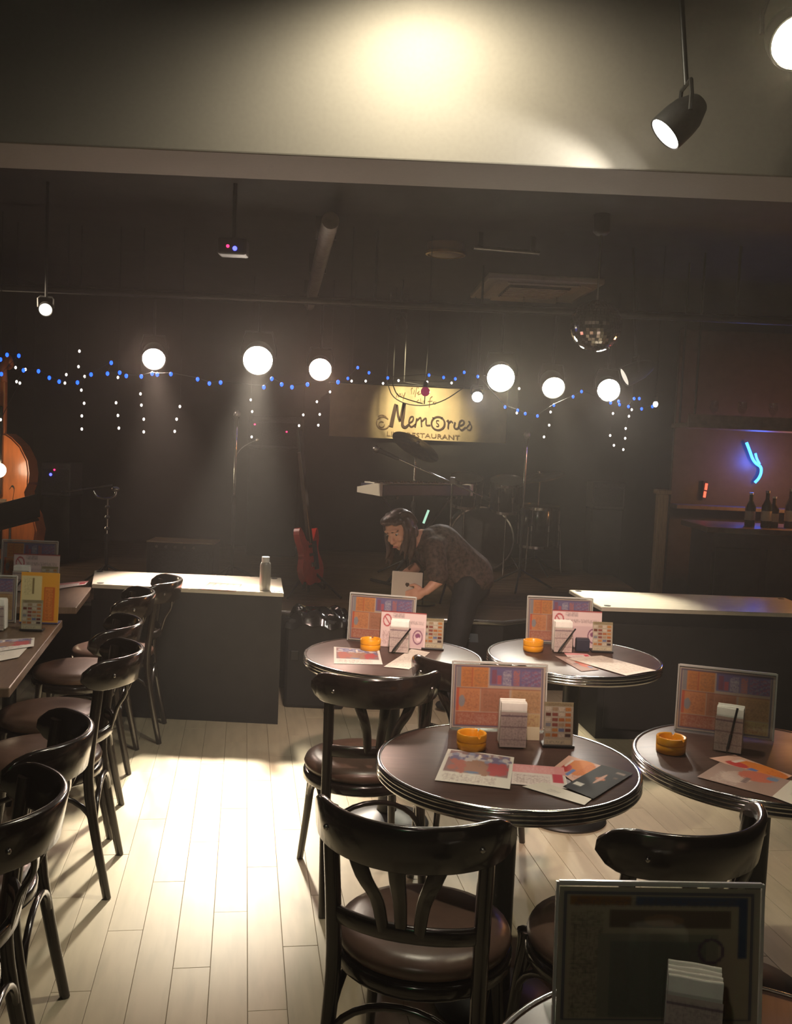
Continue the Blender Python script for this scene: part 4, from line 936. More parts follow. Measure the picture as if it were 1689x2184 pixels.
for s in (-1, 1):
    B().strap(curve_pts([(s * 0.085, -0.093, 0.66), (s * 0.105, -0.093, 0.685), (s * 0.125, -0.093, 0.66), (s * 0.115, -0.093, 0.56), (s * 0.135, -0.093, 0.45), (s * 0.155, -0.093, 0.425), (s * 0.17, -0.093, 0.45)], 22), (0.3 * s, 0, 1), 0.016, 0.004).build('sound_hole', M_BLACK, r)
    B().tube([(s * 0.02, -0.15, 0.57), (s * 0.012, -0.14, 1.60)], 0.002, 5).build('string', M_STEEL, r)
B().tube(curve_pts([(0, -0.05, 1.55), (0, -0.06, 1.68), (0, 0.0, 1.76), (0, 0.05, 1.70), (0, 0.01, 1.67)], 16), [0.03] * 12 + [0.026, 0.022, 0.02, 0.018], 10).build('scroll', M_BASS, r)
r.scale = (0.93, 0.93, 0.93)
# clip lamp beside the bass
p = at_y(-2, 1003, 7.33)
r = tag(empty('globe_lamp', (p.x, p.y, STZ)), 'bright globe lamp at left picture edge beside double bass', 'lamp')
B().ell((0, 0, p.z - STZ), (0.052, 0.052, 0.055), n=18).build('globe', emit_mat('globe_glow', (1.0, 0.85, 0.60), 9), r)
B().tube([(0, 0, 0.02), (0, 0, p.z - STZ - 0.05)], 0.010, 8).build('pole', M_CHROME, r); B().lathe([(0.001, 0), (0.11, 0), (0.11, 0.012), (0.02, 0.03), (0.001, 0.03)], 20).build('base', M_IRON, r)
l = bpy.data.lights.new('globe_light', 'POINT'); l.energy = 7; l.color = (1, 0.78, 0.5); l.shadow_soft_size = 0.055; o = bpy.data.objects.new('globe_light', l); COL.objects.link(o); o.location = (p.x, p.y - 0.06, p.z)
# music stand in front of the bass
a, b_, c, d = [at_y(*q, 7.0) for q in ((-40, 1085), (72, 1056), (95, 1102), (-40, 1130))]
m0 = (a + b_ + c + d) / 4
r = tag(empty('music_stand', (m0.x, m0.y, STZ)), 'black music stand with tilted desk before the double bass', 'music stand')
rot = Matrix.Rotation(math.atan2(b_.z - a.z, b_.x - a.x) * -1, 3, 'Y') @ Matrix.Rotation(-0.5, 3, 'X')
B().box((0, 0, m0.z - STZ), (0.44, 0.012, 0.19), rot=rot, bev=0.003).build('desk', M_BLACK, r); B().box((0, -0.03, m0.z - STZ - 0.095), (0.44, 0.05, 0.012), rot=rot).build('ledge', M_BLACK, r)
tripod(r, m0.z - STZ - 0.02, spread=0.2)
# guitar amplifier; lamplight on its top is put in as tan colour
a = at_y(312, 1153, 7.2); c = at_y(455, 1160, 7.2); w = c.x - a.x
r = tag(empty('amplifier', ((a.x + c.x) / 2, 7.34, STZ)), 'low black amplifier with a top coloured pale as if lit, left on the stage', 'amplifier', 'amplifiers on the stage')
hh = a.z - STZ
B().box((0, 0, hh / 2 - 0.005), (w, 0.26, hh - 0.012), bev=0.008).build('cabinet', M_BLACK, r); B().box((0, 0, hh - 0.006), (w, 0.27, 0.012), bev=0.003).build('lit_top', mat('tan_lit_top', (0.45, 0.31, 0.20), 0.4, vary=0.1), r)
B().box((0, -0.132, hh * 0.42), (w * 0.88, 0.008, hh * 0.66)).build('grille_cloth', mat('charcoal_grille', (0.03, 0.03, 0.03), 0.9, vary=0.3, scale=90), r)
for k in range(5): B().lathe([(0.001, -0.012), (0.010, -0.012), (0.012, 0)], 10, (-w * 0.35 + k * 0.07, -0.136, hh * 0.86), Matrix.Rotation(PI / 2, 3, 'X')).build('knob', M_STEEL, r)
def amp(px0, py0, px1, py1, y, label, led=None):
    a, c = at_y(px0, py0, y), at_y(px1, py1, y); w, h = c.x - a.x, a.z - c.z
    r = tag(empty('amplifier', ((a.x + c.x) / 2, y + 0.15, c.z if c.z > STZ else STZ)), label, 'amplifier', 'amplifiers on the stage')
    base = c.z if c.z > STZ else STZ
    stand = base - STZ
    H = a.z - base
    B().box((0, 0, H / 2), (w, 0.3, H), bev=0.01).build('cabinet', mat('grey_tolex', (0.05, 0.048, 0.05), 0.7, vary=0.2, scale=60), r); B().box((0, -0.152, H * 0.45), (w * 0.86, 0.008, H * 0.7)).build('grille_cloth', mat('charcoal_grille', (0, 0, 0)), r)
    if stand > 0.02:
        B().box((0, 0, -stand / 2), (w * 0.95, 0.28, stand), bev=0.008).build('lower_cabinet', M_BLACK, r)
    return r, base
amp(1265, 1028, 1332, 1088, 8.6, 'dim grey amplifier standing high behind the right counter')
r, base = amp(88, 985, 150, 1060, 7.9, 'black amplifier with red and blue diodes beside the double bass')
for (px, py), m, rr in (((116, 1002), 'red_led', 0.008), ((108, 1012), 'blue_led', 0.012)):
    q = at_y(px, py, 7.89) - r.location; B().ell((q.x, -0.16, q.z), (rr, 0.005, rr), n=10).build('diode', MATS[m], r)
r, base = amp(530, 885, 640, 960, 8.9, 'black rack with two red diodes under the third lamp')
for px, py in ((543, 905), (611, 921)):
    q = at_y(px, py, 8.88) - r.location; B().ell((q.x, -0.16, q.z), (0.008, 0.005, 0.008), n=8).build('diode', MATS['red_led'], r)
# red electric guitar on a stand
g = at_y(665, 1262, 6.72)
r = tag(empty('electric_guitar', (g.x, g.y, STZ + 0.10), 1.22), 'red electric guitar leaning on black stand in front of stage', 'guitar')
go = [(0.0, 0.0), (0.09, -0.005), (0.155, 0.05), (0.165, 0.12), (0.125, 0.19), (0.115, 0.24), (0.145, 0.30), (0.14, 0.375), (0.105, 0.36), (0.05, 0.30), (-0.05, 0.30), (-0.09, 0.36), (-0.135, 0.40), (-0.165, 0.345), (-0.135, 0.25), (-0.13, 0.19), (-0.165, 0.12), (-0.155, 0.05), (-0.09, -0.005)]
gp = curve_pts([(x, 0, z) for x, z in go + go[:1]], 60)[:-1]
M_RED = mat('red_guitar_lacquer', (0.62, 0.035, 0.03), 0.22, vary=0.08, coat=0.6)
TI = Matrix.Rotation(-0.16, 4, 'X')
gb = B(); gb.poly([(p.x, p.z) for p in gp], -0.022, 0.022, M=TI @ Mx); gb.build('body', M_RED, r, 50)
def gbox(c, s, nm, m, bev=0.003):
    b = B(); b.box(c, s, bev=bev); bmesh.ops.transform(b.bm, matrix=TI, verts=b.bm.verts[:]); return b.build(nm, m, r)
gbox((0, -0.018, 0.60), (0.045, 0.028, 0.64), 'neck', M_CHAIR); gbox((0.02, -0.02, 0.99), (0.07, 0.018, 0.17), 'headstock', M_GLOSSBLACK); gbox((0, -0.026, 0.13), (0.07, 0.016, 0.03), 'bridge', M_CHROME)
gbox((0, -0.026, 0.20), (0.075, 0.012, 0.02), 'pickup', M_GLOSSBLACK); gbox((0, -0.026, 0.26), (0.075, 0.012, 0.02), 'pickup', M_GLOSSBLACK); gbox((0.055, -0.024, 0.19), (0.07, 0.005, 0.2), 'scratch_plate', M_BLACK)
r2 = tag(empty('guitar_stand', (g.x, g.y - 0.02, STZ), 0.30), 'black tube stand holding up the red guitar', 'stand')
B().tube([(0, 0.10, 0.02), (0, 0.12, 0.42)], 0.011, 8).build('post', M_IRON, r2)
for s in (-1, 1):
    B().tube([(0, 0.10, 0.2), (s * 0.19, -0.10, 0.012)], 0.009, 8).build('leg', M_IRON, r2)
    B().tube(curve_pts([(s * 0.06, 0.09, 0.09), (s * 0.07, -0.06, 0.075), (s * 0.07, -0.10, 0.12)], 10), 0.010, 8).build('cradle_arm', M_RUBBER, r2)
B().tube([(0, 0.10, 0.2), (0, 0.30, 0.012)], 0.009, 8).build('leg', M_IRON, r2)
B().tube([(-0.07, 0.09, 0.09), (0.07, 0.09, 0.09)], 0.010, 8).build('cross_bar', M_IRON, r2)
# keyboard on crossed stand
k0 = at_y(812, 1058, 7.25); KR = math.radians(38)
r = tag(empty('keyboard', (k0.x, k0.y, k0.z), KR), 'stage keyboard with white end panel before the drums', 'keyboard')
KL, KD, KH = 0.92, 0.29, 0.085
B().box((KL / 2, KD / 2, KH / 2), (KL - 0.04, KD, KH), bev=0.006).build('case', mat('dark_blue_case', (0.045, 0.045, 0.075), 0.4, vary=0.1), r)
for x in (0.0, KL): B().poly([(-0.004, 0.0), (KD + 0.004, 0.01), (KD + 0.004, KH * 0.62), (0.06, KH + 0.008), (-0.004, KH + 0.008)], x - 0.011, x + 0.011, M=Matrix(((0, 0, 1, 0), (1, 0, 0, 0), (0, 1, 0, 0), (0, 0, 0, 1)))).build('end_panel', mat('white_end_panel', (0.70, 0.66, 0.58), 0.4), r)
nk = 35
for i in range(nk): B().box((0.05 + (KL - 0.1) * (i + .5) / nk, KD - 0.07, KH + 0.004), ((KL - 0.1) / nk - 0.001, 0.13, 0.012)).build('white_key', M_WHITE, r)
for i in range(nk - 1):
    if i % 7 not in (2, 6): B().box((0.05 + (KL - 0.1) * (i + 1) / nk, KD - 0.10, KH + 0.014), (0.011, 0.085, 0.014)).build('black_key', M_GLOSSBLACK, r)
B().box((KL / 2, 0.05, KH + 0.003), (KL * 0.8, 0.07, 0.004)).build('control_strip', M_BLACK, r)
r = tag(empty('keyboard_stand', (k0.x, k0.y, STZ), KR), 'black crossed stand under the stage keyboard', 'stand'); hK = k0.z - STZ
for s, y in ((1, 0.08), (-1, 0.20)):
    B().tube([(KL / 2 - s * 0.30, y, 0.02), (KL / 2 + s * 0.30, y, hK - 0.02)], 0.014, 8).build('cross_leg', M_IRON, r)
for x in (-0.30, 0.30):
    B().tube([(KL / 2 + x, 0.0, 0.016), (KL / 2 + x, KD, 0.016)], 0.014, 8).build('foot_bar', M_IRON, r); B().tube([(KL / 2 + x, 0.0, hK - 0.014), (KL / 2 + x, KD, hK - 0.014)], 0.013, 8).build('support_bar', M_IRON, r)
# pale green stick on a rod; its brightness is emission in the material
a, c = at_y(903, 1116, 6.6), at_y(914, 1088, 6.6)
r = tag(empty('pale_green_stick', (a.x, a.y, STZ)), 'pale green glowing stick behind the bending person', 'light stick')
B().tube([a - r.location, c - r.location], 0.008, 8).build('tube', emit_mat('pale_green_glow', (0.55, 0.95, 0.70), 0.8), r); B().tube([(0.02, 0.02, 0.0), a - r.location], 0.006, 8).build('rod', M_IRON, r)
B().lathe([(0.001, 0), (0.09, 0), (0.09, 0.01), (0.001, 0.014)], 16, (0.02, 0.02, 0)).build('foot', M_IRON, r)

# drum kit
M_DRUM = mat('black_drum_wrap', (0.012, 0.011, 0.014), 0.2, vary=0.2, coat=0.5); M_HEAD = mat('grey_drum_head', (0.06, 0.058, 0.06), 0.5, vary=0.1)
def drum(name, label, c, axis, r_, h, lugs=8, on=None, posts=None, head=None):
    root = tag(empty(name, (c[0], c[1], on if on is not None else STZ)), label, 'drum', 'drum kit'); c0 = Vector((0, 0, c[2] - root.location.z))
    M = Vector(axis).normalized().to_track_quat('Z', 'Y').to_matrix()
    B().lathe([(r_ * 0.97, -h / 2), (r_, -h / 2 + 0.01), (r_, h / 2 - 0.01), (r_ * 0.97, h / 2)], 32, c0, M).build('shell', M_DRUM, root)
    for s in (-1, 1):
        B().lathe([(r_ * 0.985, s * h / 2 - 0.012), (r_ * 1.03, s * h / 2 - 0.012), (r_ * 1.03, s * h / 2 + 0.012), (r_ * 0.985, s * h / 2 + 0.012)], 32, c0, M, closed=True).build('hoop', M_CHROME, root)
        B().lathe([(0.001, s * h / 2 + s * 0.004), (r_ * 0.98, s * h / 2 + s * 0.004), (r_ * 0.98, s * h / 2), (0.001, s * h / 2)], 32, c0, M).build('drum_head', head or M_HEAD, root)
    for k in range(lugs):
        a = 2 * PI * (k + .5) / lugs; q = M @ Vector((r_ * 1.02 * math.cos(a), r_ * 1.02 * math.sin(a), 0)) + c0
        ax = M @ Vector((0, 0, 1)); B().tube([q - ax * h * 0.46, q - ax * 0.03, q - ax * 0.025, q + ax * 0.025, q + ax * 0.03, q + ax * h * 0.46], [0.004, 0.004, 0.011, 0.011, 0.004, 0.004], 8).build('lug', M_CHROME, root)
    if posts:
        for x, y in posts: B().tube([c0 + Vector((x, y, 0)), Vector((x * 1.15, y * 1.15, 0.0))], 0.008, 8).build('leg', M_CHROME, root)
    return root
bd_ = drum('bass_drum', 'large black bass drum under the two chrome lugged toms', (0.76, 8.66, STZ + 0.29), (0, -1, 0), 0.28, 0.40, 10)
for s in (-1, 1): B().tube([(s * 0.25, -0.12, 0.18), (s * 0.36, -0.20, 0.012)], 0.009, 8).build('spur', M_CHROME, bd_)
drum('tom_drum', 'black tom drum with chrome lugs nearer the cymbal', (0.585, 8.28, 1.22), (0.05, -0.30, 1), 0.145, 0.22, 8, posts=[(0.0, 0.0)])
drum('tom_drum', 'black tom drum with chrome lugs farther from the cymbal', (0.945, 8.28, 1.20), (-0.05, -0.30, 1), 0.150, 0.24, 8, posts=[(0.0, 0.0)])
drum('floor_tom', 'black floor tom on chrome legs at the right of the drums', (1.26, 8.55, 0.92), (0, -0.05, 1), 0.19, 0.34, 8, posts=[(0.2, 0), (-0.1, 0.17), (-0.1, -0.17)])
def cymbal(name, c, n, r_, label):
    c = Vector(c); n = Vector(n).normalized(); M = n.to_track_quat('Z', 'Y').to_matrix()
    root = tag(empty(name, (c.x, c.y, STZ)), label, 'cymbal', 'drum kit'); c0 = Vector((0, 0, c.z - STZ))
    B().lathe([(0.004, 0.028), (0.025, 0.025), (0.045, 0.012), (r_ * 0.7, 0.003), (r_, -0.008), (r_, -0.0095), (r_ * 0.7, 0.0015), (0.045, 0.0105), (0.025, 0.0235), (0.004, 0.0265)], 40, c0, M).build('disc', mat('dark_bronze', (0.16, 0.10, 0.05), 0.35, metal=1.0, vary=0.2), root)
    tripod(root, c0.z + 0.0, rot=0.8); B().lathe([(0.014, 0.028), (0.014, 0.045), (0.006, 0.05)], 12, c0, M).build('wing_nut', M_CHROME, root)
cymbal('crash_cymbal', at_y(887, 951, 8.0), (0.42, -0.36, 0.82), 0.215, 'dark tilted cymbal in front of the lit banner')
cymbal('ride_cymbal', (1.25, 8.5, 1.36), (-0.2, -0.12, 0.97), 0.22, 'dim level cymbal at the right of the drums')

# black vinyl bag on its case in front of the stage
c = at_y(678, 1300, 5.78)
r = tag(empty('equipment_case', (c.x, c.y + 0.05, 0)), 'black equipment case with glossy crumpled cover left of the person', 'case')
B().box((0, 0, 0.27), (0.36, 0.30, 0.54), bev=0.02).build('case_body', M_BLACK, r)
cv = B(); nx_, ny_ = 30, 22; V = []
for j in range(ny_ + 1):
    row = []
    for i in range(nx_ + 1):
        u, v = i / nx_ * 2 - 1, j / ny_ * 2 - 1; ed = max(abs(u), abs(v)) ** 6
        z = 0.578 + 0.020 * math.sin(3.1 * u + 1.3 * v) * math.cos(4 * v - u) + 0.008 * math.sin(11 * u + 7 * v) - 0.085 * ed
        row.append(cv.bm.verts.new((u * 0.192, v * 0.163, z)))
    V.append(row)
for j in range(ny_):
    for i in range(nx_): cv.bm.faces.new((V[j][i], V[j][i + 1], V[j + 1][i + 1], V[j + 1][i]))
cv.build('crumpled_cover', mat('black_vinyl_cover', (0.02, 0.018, 0.018), 0.16, vary=0.2, coat=0.6), r, 80)
for x, z in ((-0.12, 0.12), (0.12, 0.12)): B().box((x, -0.153, z + 0.2), (0.05, 0.01, 0.06), bev=0.004).build('latch', M_IRON, r)
# monitor wedge at the stage edge, right of the person
a = at_y(975, 1318, 6.02)
r = tag(empty('floor_monitor', (a.x + 0.03, 6.0, 0)), 'low black floor monitor with pale edge beside the person', 'speaker')
B().poly([(0.0, 0.0), (0.20, 0.0), (0.20, 0.36), (0.07, 0.44), (0.0, 0.40)], -0.06, 0.10, M=Matrix(((0, 0, 1, 0), (1, 0, 0, -0.10), (0, 1, 0, 0), (0, 0, 0, 1)))).build('cabinet', M_BLACK, r)
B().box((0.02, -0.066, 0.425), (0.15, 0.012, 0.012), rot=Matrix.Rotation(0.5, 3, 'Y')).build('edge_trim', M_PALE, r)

# ------------------------------------------------------------------ bar at the right
r = tag(empty('bar_counter', (2.95, 7.0, 0)), 'dark bar counter with lighter brown top at the right', 'counter')
B().box((0, 0, 0.54), (1.45, 0.5, 1.08), bev=0.006).build('front_body', mat('dark_brown_panel', (0.035, 0.022, 0.016), 0.5, vary=0.2), r); B().box((-0.02, -0.02, 1.10), (1.55, 0.62, 0.04), bev=0.008).build('bar_top', mat('brown_bar_top', (0.12, 0.085, 0.065), 0.35, vary=0.2), r)  # bar top is a lighter brown than the body
for k in range(4): B().box((-0.54 + k * 0.36, -0.256, 0.55), (0.32, 0.012, 0.85), bev=0.004).build('panel', mat('dark_brown_panel', (0, 0, 0)), r)
B().tube([(-0.7, -0.34, 0.2), (0.7, -0.34, 0.2)], 0.018, 10).build('foot_rail', M_STEEL, r)
r = tag(empty('hanging_glass_rack', (2.85, 6.95, 1.82)), 'dim wooden rack hanging over the bar', 'rack')
B().box((0, 0, 0.0), (1.7, 0.42, 0.035), bev=0.005).build('shelf_board', mat('grey_brown_shelf', (0.13, 0.10, 0.085), 0.5, vary=0.2), r); B().box((0, -0.20, 0.045), (1.7, 0.02, 0.06)).build('front_lip', mat('grey_brown_shelf', (0, 0, 0)), r)
for x in (-0.8, 0.8):
    for y in (-0.18, 0.18): B().tube([(x, y, 0.0), (x, y, 1.18)], 0.008, 6).build('hanger_rod', M_IRON, r)
glass = [('wine_glass', -0.62), ('wine_glass', -0.42), ('wine_glass', -0.2), ('wine_glass', 0.05), ('wine_glass', 0.3), ('wine_glass', 0.55)]
gm1 = B().lathe([(0.032, 0.0), (0.030, 0.004), (0.004, 0.008), (0.004, 0.07), (0.020, 0.085), (0.032, 0.12), (0.029, 0.165), (0.027, 0.165), (0.030, 0.12), (0.018, 0.088), (0.001, 0.08)], 18).mesh('glass'); gm1.materials.append(M_ACR)
names = ['first', 'second', 'third', 'fourth', 'fifth', 'sixth']
for k, (n_, x) in enumerate(glass):
    o = mesh_obj('wine_glass', gm1, None); o.location = (2.85 + x, 6.92, 1.838); tag(o, names[k] + ' dim wine glass from the left on the rack over the bar', 'glass', 'wine glasses on the rack')
for k, (x, y, h, col) in enumerate(((2.63, 6.85, 0.26, (0.02, 0.03, 0.02)), (2.70, 6.90, 0.22, (0.03, 0.02, 0.01)), (2.80, 6.86, 0.28, (0.02, 0.02, 0.05)), (2.92, 6.90, 0.20, (0.05, 0.05, 0.05)), (2.54, 6.92, 0.24, (0.02, 0.04, 0.02)))):
    r = tag(empty('bottle', (x, y, 1.121)), names[k] + ' dark bottle from the left on the bar top', 'bottle', 'bottles on the bar')
    B().lathe([(0.001, 0), (0.034, 0), (0.036, 0.006), (0.036, h * 0.58), (0.014, h * 0.76), (0.013, h * 0.94), (0.001, h * 0.94)], 18).build('glass_body', mat('bottle_glass_%d' % k, col, 0.08), r)
    B().lathe([(0.015, h * 0.94), (0.015, h), (0.001, h)], 12).build('cap', M_STEEL, r); B().lathe([(0.0366, h * 0.18), (0.0366, h * 0.45)], 18).build('paper_label', M_PALE, r)
r = tag(empty('bar_back_panel', (2.95, 7.79, 0)), 'dark panel behind the bar carrying the neon tubes', 'panel')
B().box((0, 0, 1.3), (1.5, 0.05, 2.6), bev=0.006).build('board', mat('dark_brown_panel', (0, 0, 0)), r); B().box((0, -0.12, 1.2), (1.5, 0.2, 0.03), bev=0.004).build('shelf', mat('grey_brown_shelf', (0, 0, 0)), r)
NY = 7.72
def N(px, py): return at_y(px, py, NY)
o0 = N(1608, 985)
r = tag(empty('blue_neon', o0), 'bent blue neon tube glowing on bar panel at right', 'neon sign')
M_NEON = emit_mat('blue_neon_glow', (0.02, 0.16, 1.0), 9)
B().tube([p - o0 for p in curve_pts([N(1592, 944), N(1599, 962), N(1605, 978), N(1612, 988), N(1622, 996), N(1623, 1008), N(1618, 1020), N(1610, 1029)], 28)], 0.0115, 8).build('long_tube', M_NEON, r)
B().tube([p - o0 for p in curve_pts([N(1611, 967), N(1614, 978), N(1620, 990)], 10)], 0.0095, 8).build('short_tube', M_NEON, r)
for q in (N(1594, 948), N(1622, 1002)): B().tube([q - o0, q - o0 + Vector((0, 0.04, 0))], 0.006, 6).build('standoff', M_ACR, r)
l = bpy.data.lights.new('neon_light', 'POINT'); l.energy = 5; l.color = (0.05, 0.15, 1); l.shadow_soft_size = 0.06; o = bpy.data.objects.new('neon_light', l); COL.objects.link(o); o.location = o0 + Vector((0, -0.08, 0))
o0 = N(1504, 1046)
r = tag(empty('red_neon', o0), 'short red light bar in two pieces left of the blue neon', 'neon sign')
M_RN = emit_mat('red_neon_glow', (1.0, 0.10, 0.05), 2.2)
B().tube([N(1507, 1031) - o0, N(1505, 1045) - o0], 0.0105, 8).build('upper_piece', M_RN, r); B().tube([N(1504, 1048) - o0, N(1502, 1061) - o0], 0.0105, 8).build('lower_piece', M_RN, r)
B().box((0, 0.025, 0), (0.03, 0.03, 0.15)).build('backing', M_BLACK, r)
# wooden post and orange lamp at the right
r = tag(empty('wooden_post', (1.80, 6.55, STZ)), 'slim brown wooden post at the right end of stage', 'post')
B().box((0, 0, 0.42), (0.07, 0.07, 0.84), bev=0.006).build('shaft', mat('brown_post', (0.20, 0.13, 0.08), 0.5, vary=0.2, stretch=(6, 6, 0.6)), r); B().box((0, 0, 0.855), (0.10, 0.10, 0.03), bev=0.006).build('cap', mat('brown_post', (0, 0, 0)), r); B().box((0, 0, 0.02), (0.14, 0.14, 0.04), bev=0.006).build('foot', M_IRON, r)
p = at_y(1790, 1105, 6.75)
r = tag(empty('orange_lamp', (p.x, 6.9, 1.121)), 'orange shaded lamp on bar just past the right picture edge', 'lamp')
B().lathe([(0.001, 0), (0.05, 0), (0.05, 0.01), (0.012, 0.02), (0.01, 0.16)], 18).build('base', M_IRON, r); B().lathe([(0.05, 0.30), (0.09, 0.14), (0.088, 0.14), (0.048, 0.30)], 20, closed=True).build('shade', emit_mat('orange_shade_glow', (1.0, 0.35, 0.08), 2.0), r)
l = bpy.data.lights.new('orange_light', 'POINT'); l.energy = 16; l.color = (1, 0.4, 0.12); l.shadow_soft_size = 0.05; o = bpy.data.objects.new('orange_light', l); COL.objects.link(o); o.location = (p.x, 6.9, 1.50)
# green exit sign behind the camera: the glints on the chrome come from it
r = tag(empty('exit_sign', (-1.3, -2.6, 2.25), 0), 'green emergency exit lamp box on wall behind the camera', 'exit sign')
B().box((0, 0, 0), (0.46, 0.07, 0.26), bev=0.008).build('box', M_AC, r); B().box((0, 0.037, 0), (0.42, 0.006, 0.22)).build('lit_face', emit_mat('green_exit_glow', (0.05, 1.0, 0.25), 5), r)

# ------------------------------------------------------------------ the bending person
def remesh(o, vox, it=5, fac=0.5):
    m = o.modifiers.new('remesh', 'REMESH'); m.mode = 'VOXEL'; m.voxel_size = vox; m.use_smooth_shade = True
    s = o.modifiers.new('smooth', 'SMOOTH'); s.iterations = it; s.factor = fac
    return o
PO = Vector((0.46, 5.80, 0.0))
person = tag(empty('person', PO), 'person with long dark hair bending over a silver tablet, dark patterned shirt', 'person')
M_SKIN = mat('warm_skin', (0.62, 0.34, 0.23), 0.5, vary=0.06, scale=12)
M_SHIRT = mat('brown_print_shirt', (0.045, 0.028, 0.022), 0.75, vary=0.85, scale=48)
M_TROUS = mat('black_trousers', (0.012, 0.012, 0.014), 0.75, vary=0.3)
M_HAIR = mat('dark_brown_hair', (0.035, 0.016, 0.011), 0.42, vary=0.5, scale=50, stretch=(4, 4, 0.5))
W = lambda x, y, z: Vector((x, y, z)) - PO
pel, wst, cst, nkb = W(0.465, 5.86, 0.80), W(0.385, 5.84, 0.90), W(0.275, 5.81, 1.00), W(0.165, 5.745, 1.035)
hd = W(0.025, 5.665, 1.098)
shN, shF = W(0.235, 5.655, 1.005), W(0.185, 5.955, 1.010)
elN, wrN, hnN = W(0.262, 5.565, 0.825), W(0.195, 5.535, 0.762), W(0.150, 5.540, 0.745)
elF, wrF, hnF = W(0.150, 5.93, 0.855), W(0.075, 5.74, 0.835), W(0.045, 5.66, 0.825)
hpN, hpF = W(0.455, 5.77, 0.77), W(0.475, 5.95, 0.77)
knN, knF = W(0.385, 5.70, 0.43), W(0.420, 5.94, 0.43)
anN, anF = W(0.470, 5.74, 0.075), W(0.500, 5.98, 0.075)
# head frame: looking down, to the left and towards the camera
fw = Vector((-0.50, -0.74, -0.44)).normalized(); upv = Vector((-0.35, -0.18, 0.92)); upv = (upv - fw * upv.dot(fw)).normalized(); rt = fw.cross(upv).normalized()
HM = Matrix((rt, fw, upv)).transposed()          # columns: right, forward, up
def hp(x, y, z): return hd + HM @ Vector((x, y, z))
sk = B()
sk.ell(hp(0, -0.006, 0.012), (0.074, 0.092, 0.094), rot=HM, n=20); sk.ell(hp(0, 0.022, -0.040), (0.058, 0.062, 0.070), rot=HM, n=18); sk.ell(hp(0, 0.046, -0.088), (0.026, 0.026, 0.020), rot=HM)
sk.capsule(hp(0, 0.082, 0.010), hp(0, 0.102, -0.026), 0.008, 0.014); sk.ell(hp(0, 0.072, 0.034), (0.052, 0.018, 0.012), rot=HM)
for s in (-1, 1):
    sk.ell(hp(s * 0.036, 0.062, -0.026), (0.020, 0.020, 0.018), rot=HM); sk.ell(hp(s * 0.076, -0.012, -0.008), (0.010, 0.020, 0.030), rot=HM); sk.ell(hp(s * 0.012, 0.096, -0.030), (0.009, 0.009, 0.007), rot=HM)
sk.ell(hp(0, 0.083, -0.058), (0.021, 0.010, 0.006), rot=HM); sk.ell(hp(0, 0.080, -0.069), (0.018, 0.010, 0.006), rot=HM)
sk.capsule(hp(0, -0.030, -0.060), nkb, 0.050, 0.056); sk.capsule(nkb, cst, 0.07, 0.10)
for a, c, ra, rb in ((shN, elN, 0.045, 0.037), (elN, wrN, 0.036, 0.024), (shF, elF, 0.045, 0.037), (elF, wrF, 0.036, 0.024), (cst, wst, 0.11, 0.11), (wst, pel, 0.11, 0.12), (hpN, knN, 0.075, 0.052), (knN, anN, 0.050, 0.034), (hpF, knF, 0.075, 0.052), (knF, anF, 0.050, 0.034), (cst, shN, 0.08, 0.05), (cst, shF, 0.08, 0.05)):
    sk.capsule(a, c, ra, rb)
def hand(wr, palm, fdir, nrm, thumb_side):
    f = Vector(fdir).normalized(); n = Vector(nrm); n = (n - f * n.dot(f)).normalized(); sd = f.cross(n) * thumb_side
    pc = wr.lerp(palm, 0.75); Mh = Matrix((sd, f, n)).transposed()
    sk.ell(pc + f * 0.018, (0.037, 0.046, 0.015), rot=Mh, n=14); sk.capsule(wr, pc, 0.023, 0.022)
    for k, (off, L) in enumerate(((0.028, 0.070), (0.010, 0.080), (-0.009, 0.075), (-0.027, 0.058))):
        b0 = pc + f * 0.050 + sd * off; b1 = b0 + f * L * 0.45 - n * L * 0.10; b2 = b1 + f * L * 0.25 - n * L * 0.28; b3 = b2 + f * L * 0.06 - n * L * 0.26
        sk.capsule(b0 - f * 0.02, b1, 0.0092, 0.0085, 8); sk.capsule(b1, b2, 0.0085, 0.0078, 8); sk.capsule(b2, b3, 0.0078, 0.0068, 8)
    t0 = pc + sd * 0.030 - f * 0.004; t1 = t0 + sd * 0.026 + f * 0.026 - n * 0.004; t2 = t1 + f * 0.028 + sd * 0.004 - n * 0.012
    sk.capsule(t0, t1, 0.0125, 0.0105, 8); sk.capsule(t1, t2, 0.0105, 0.0085, 8)
hand(wrN, hnN, (-0.93, 0.05, -0.30), (0.05, -0.95, 0.25), 1)
hand(wrF, hnF, (-0.35, -0.75, -0.45), (-0.2, 0.1, 0.95), -1)
remesh(sk.build('body', M_SKIN, person), 0.0055, 4, 0.4)
for s in (-1, 1):
    ey = B().ell(hp(s * 0.031, 0.071, 0.010), (0.013, 0.008, 0.0075), rot=HM, n=12).build('eye', mat('eye_white', (0.5, 0.45, 0.40), 0.3), person)
    B().ell(hp(s * 0.031, 0.0765, 0.008), (0.0065, 0.004, 0.0065), rot=HM, n=10).build('iris', M_GLOSSBLACK, ey)
    B().capsule(hp(s * 0.016, 0.085, 0.030), hp(s * 0.050, 0.070, 0.030), 0.0045, 0.003, 8).build('eyebrow', M_HAIR, person)
B().ell(hp(0, 0.091, -0.0635), (0.021, 0.005, 0.006), rot=HM, n=12).build('lips', mat('lip_red', (0.35, 0.11, 0.09), 0.45), person)
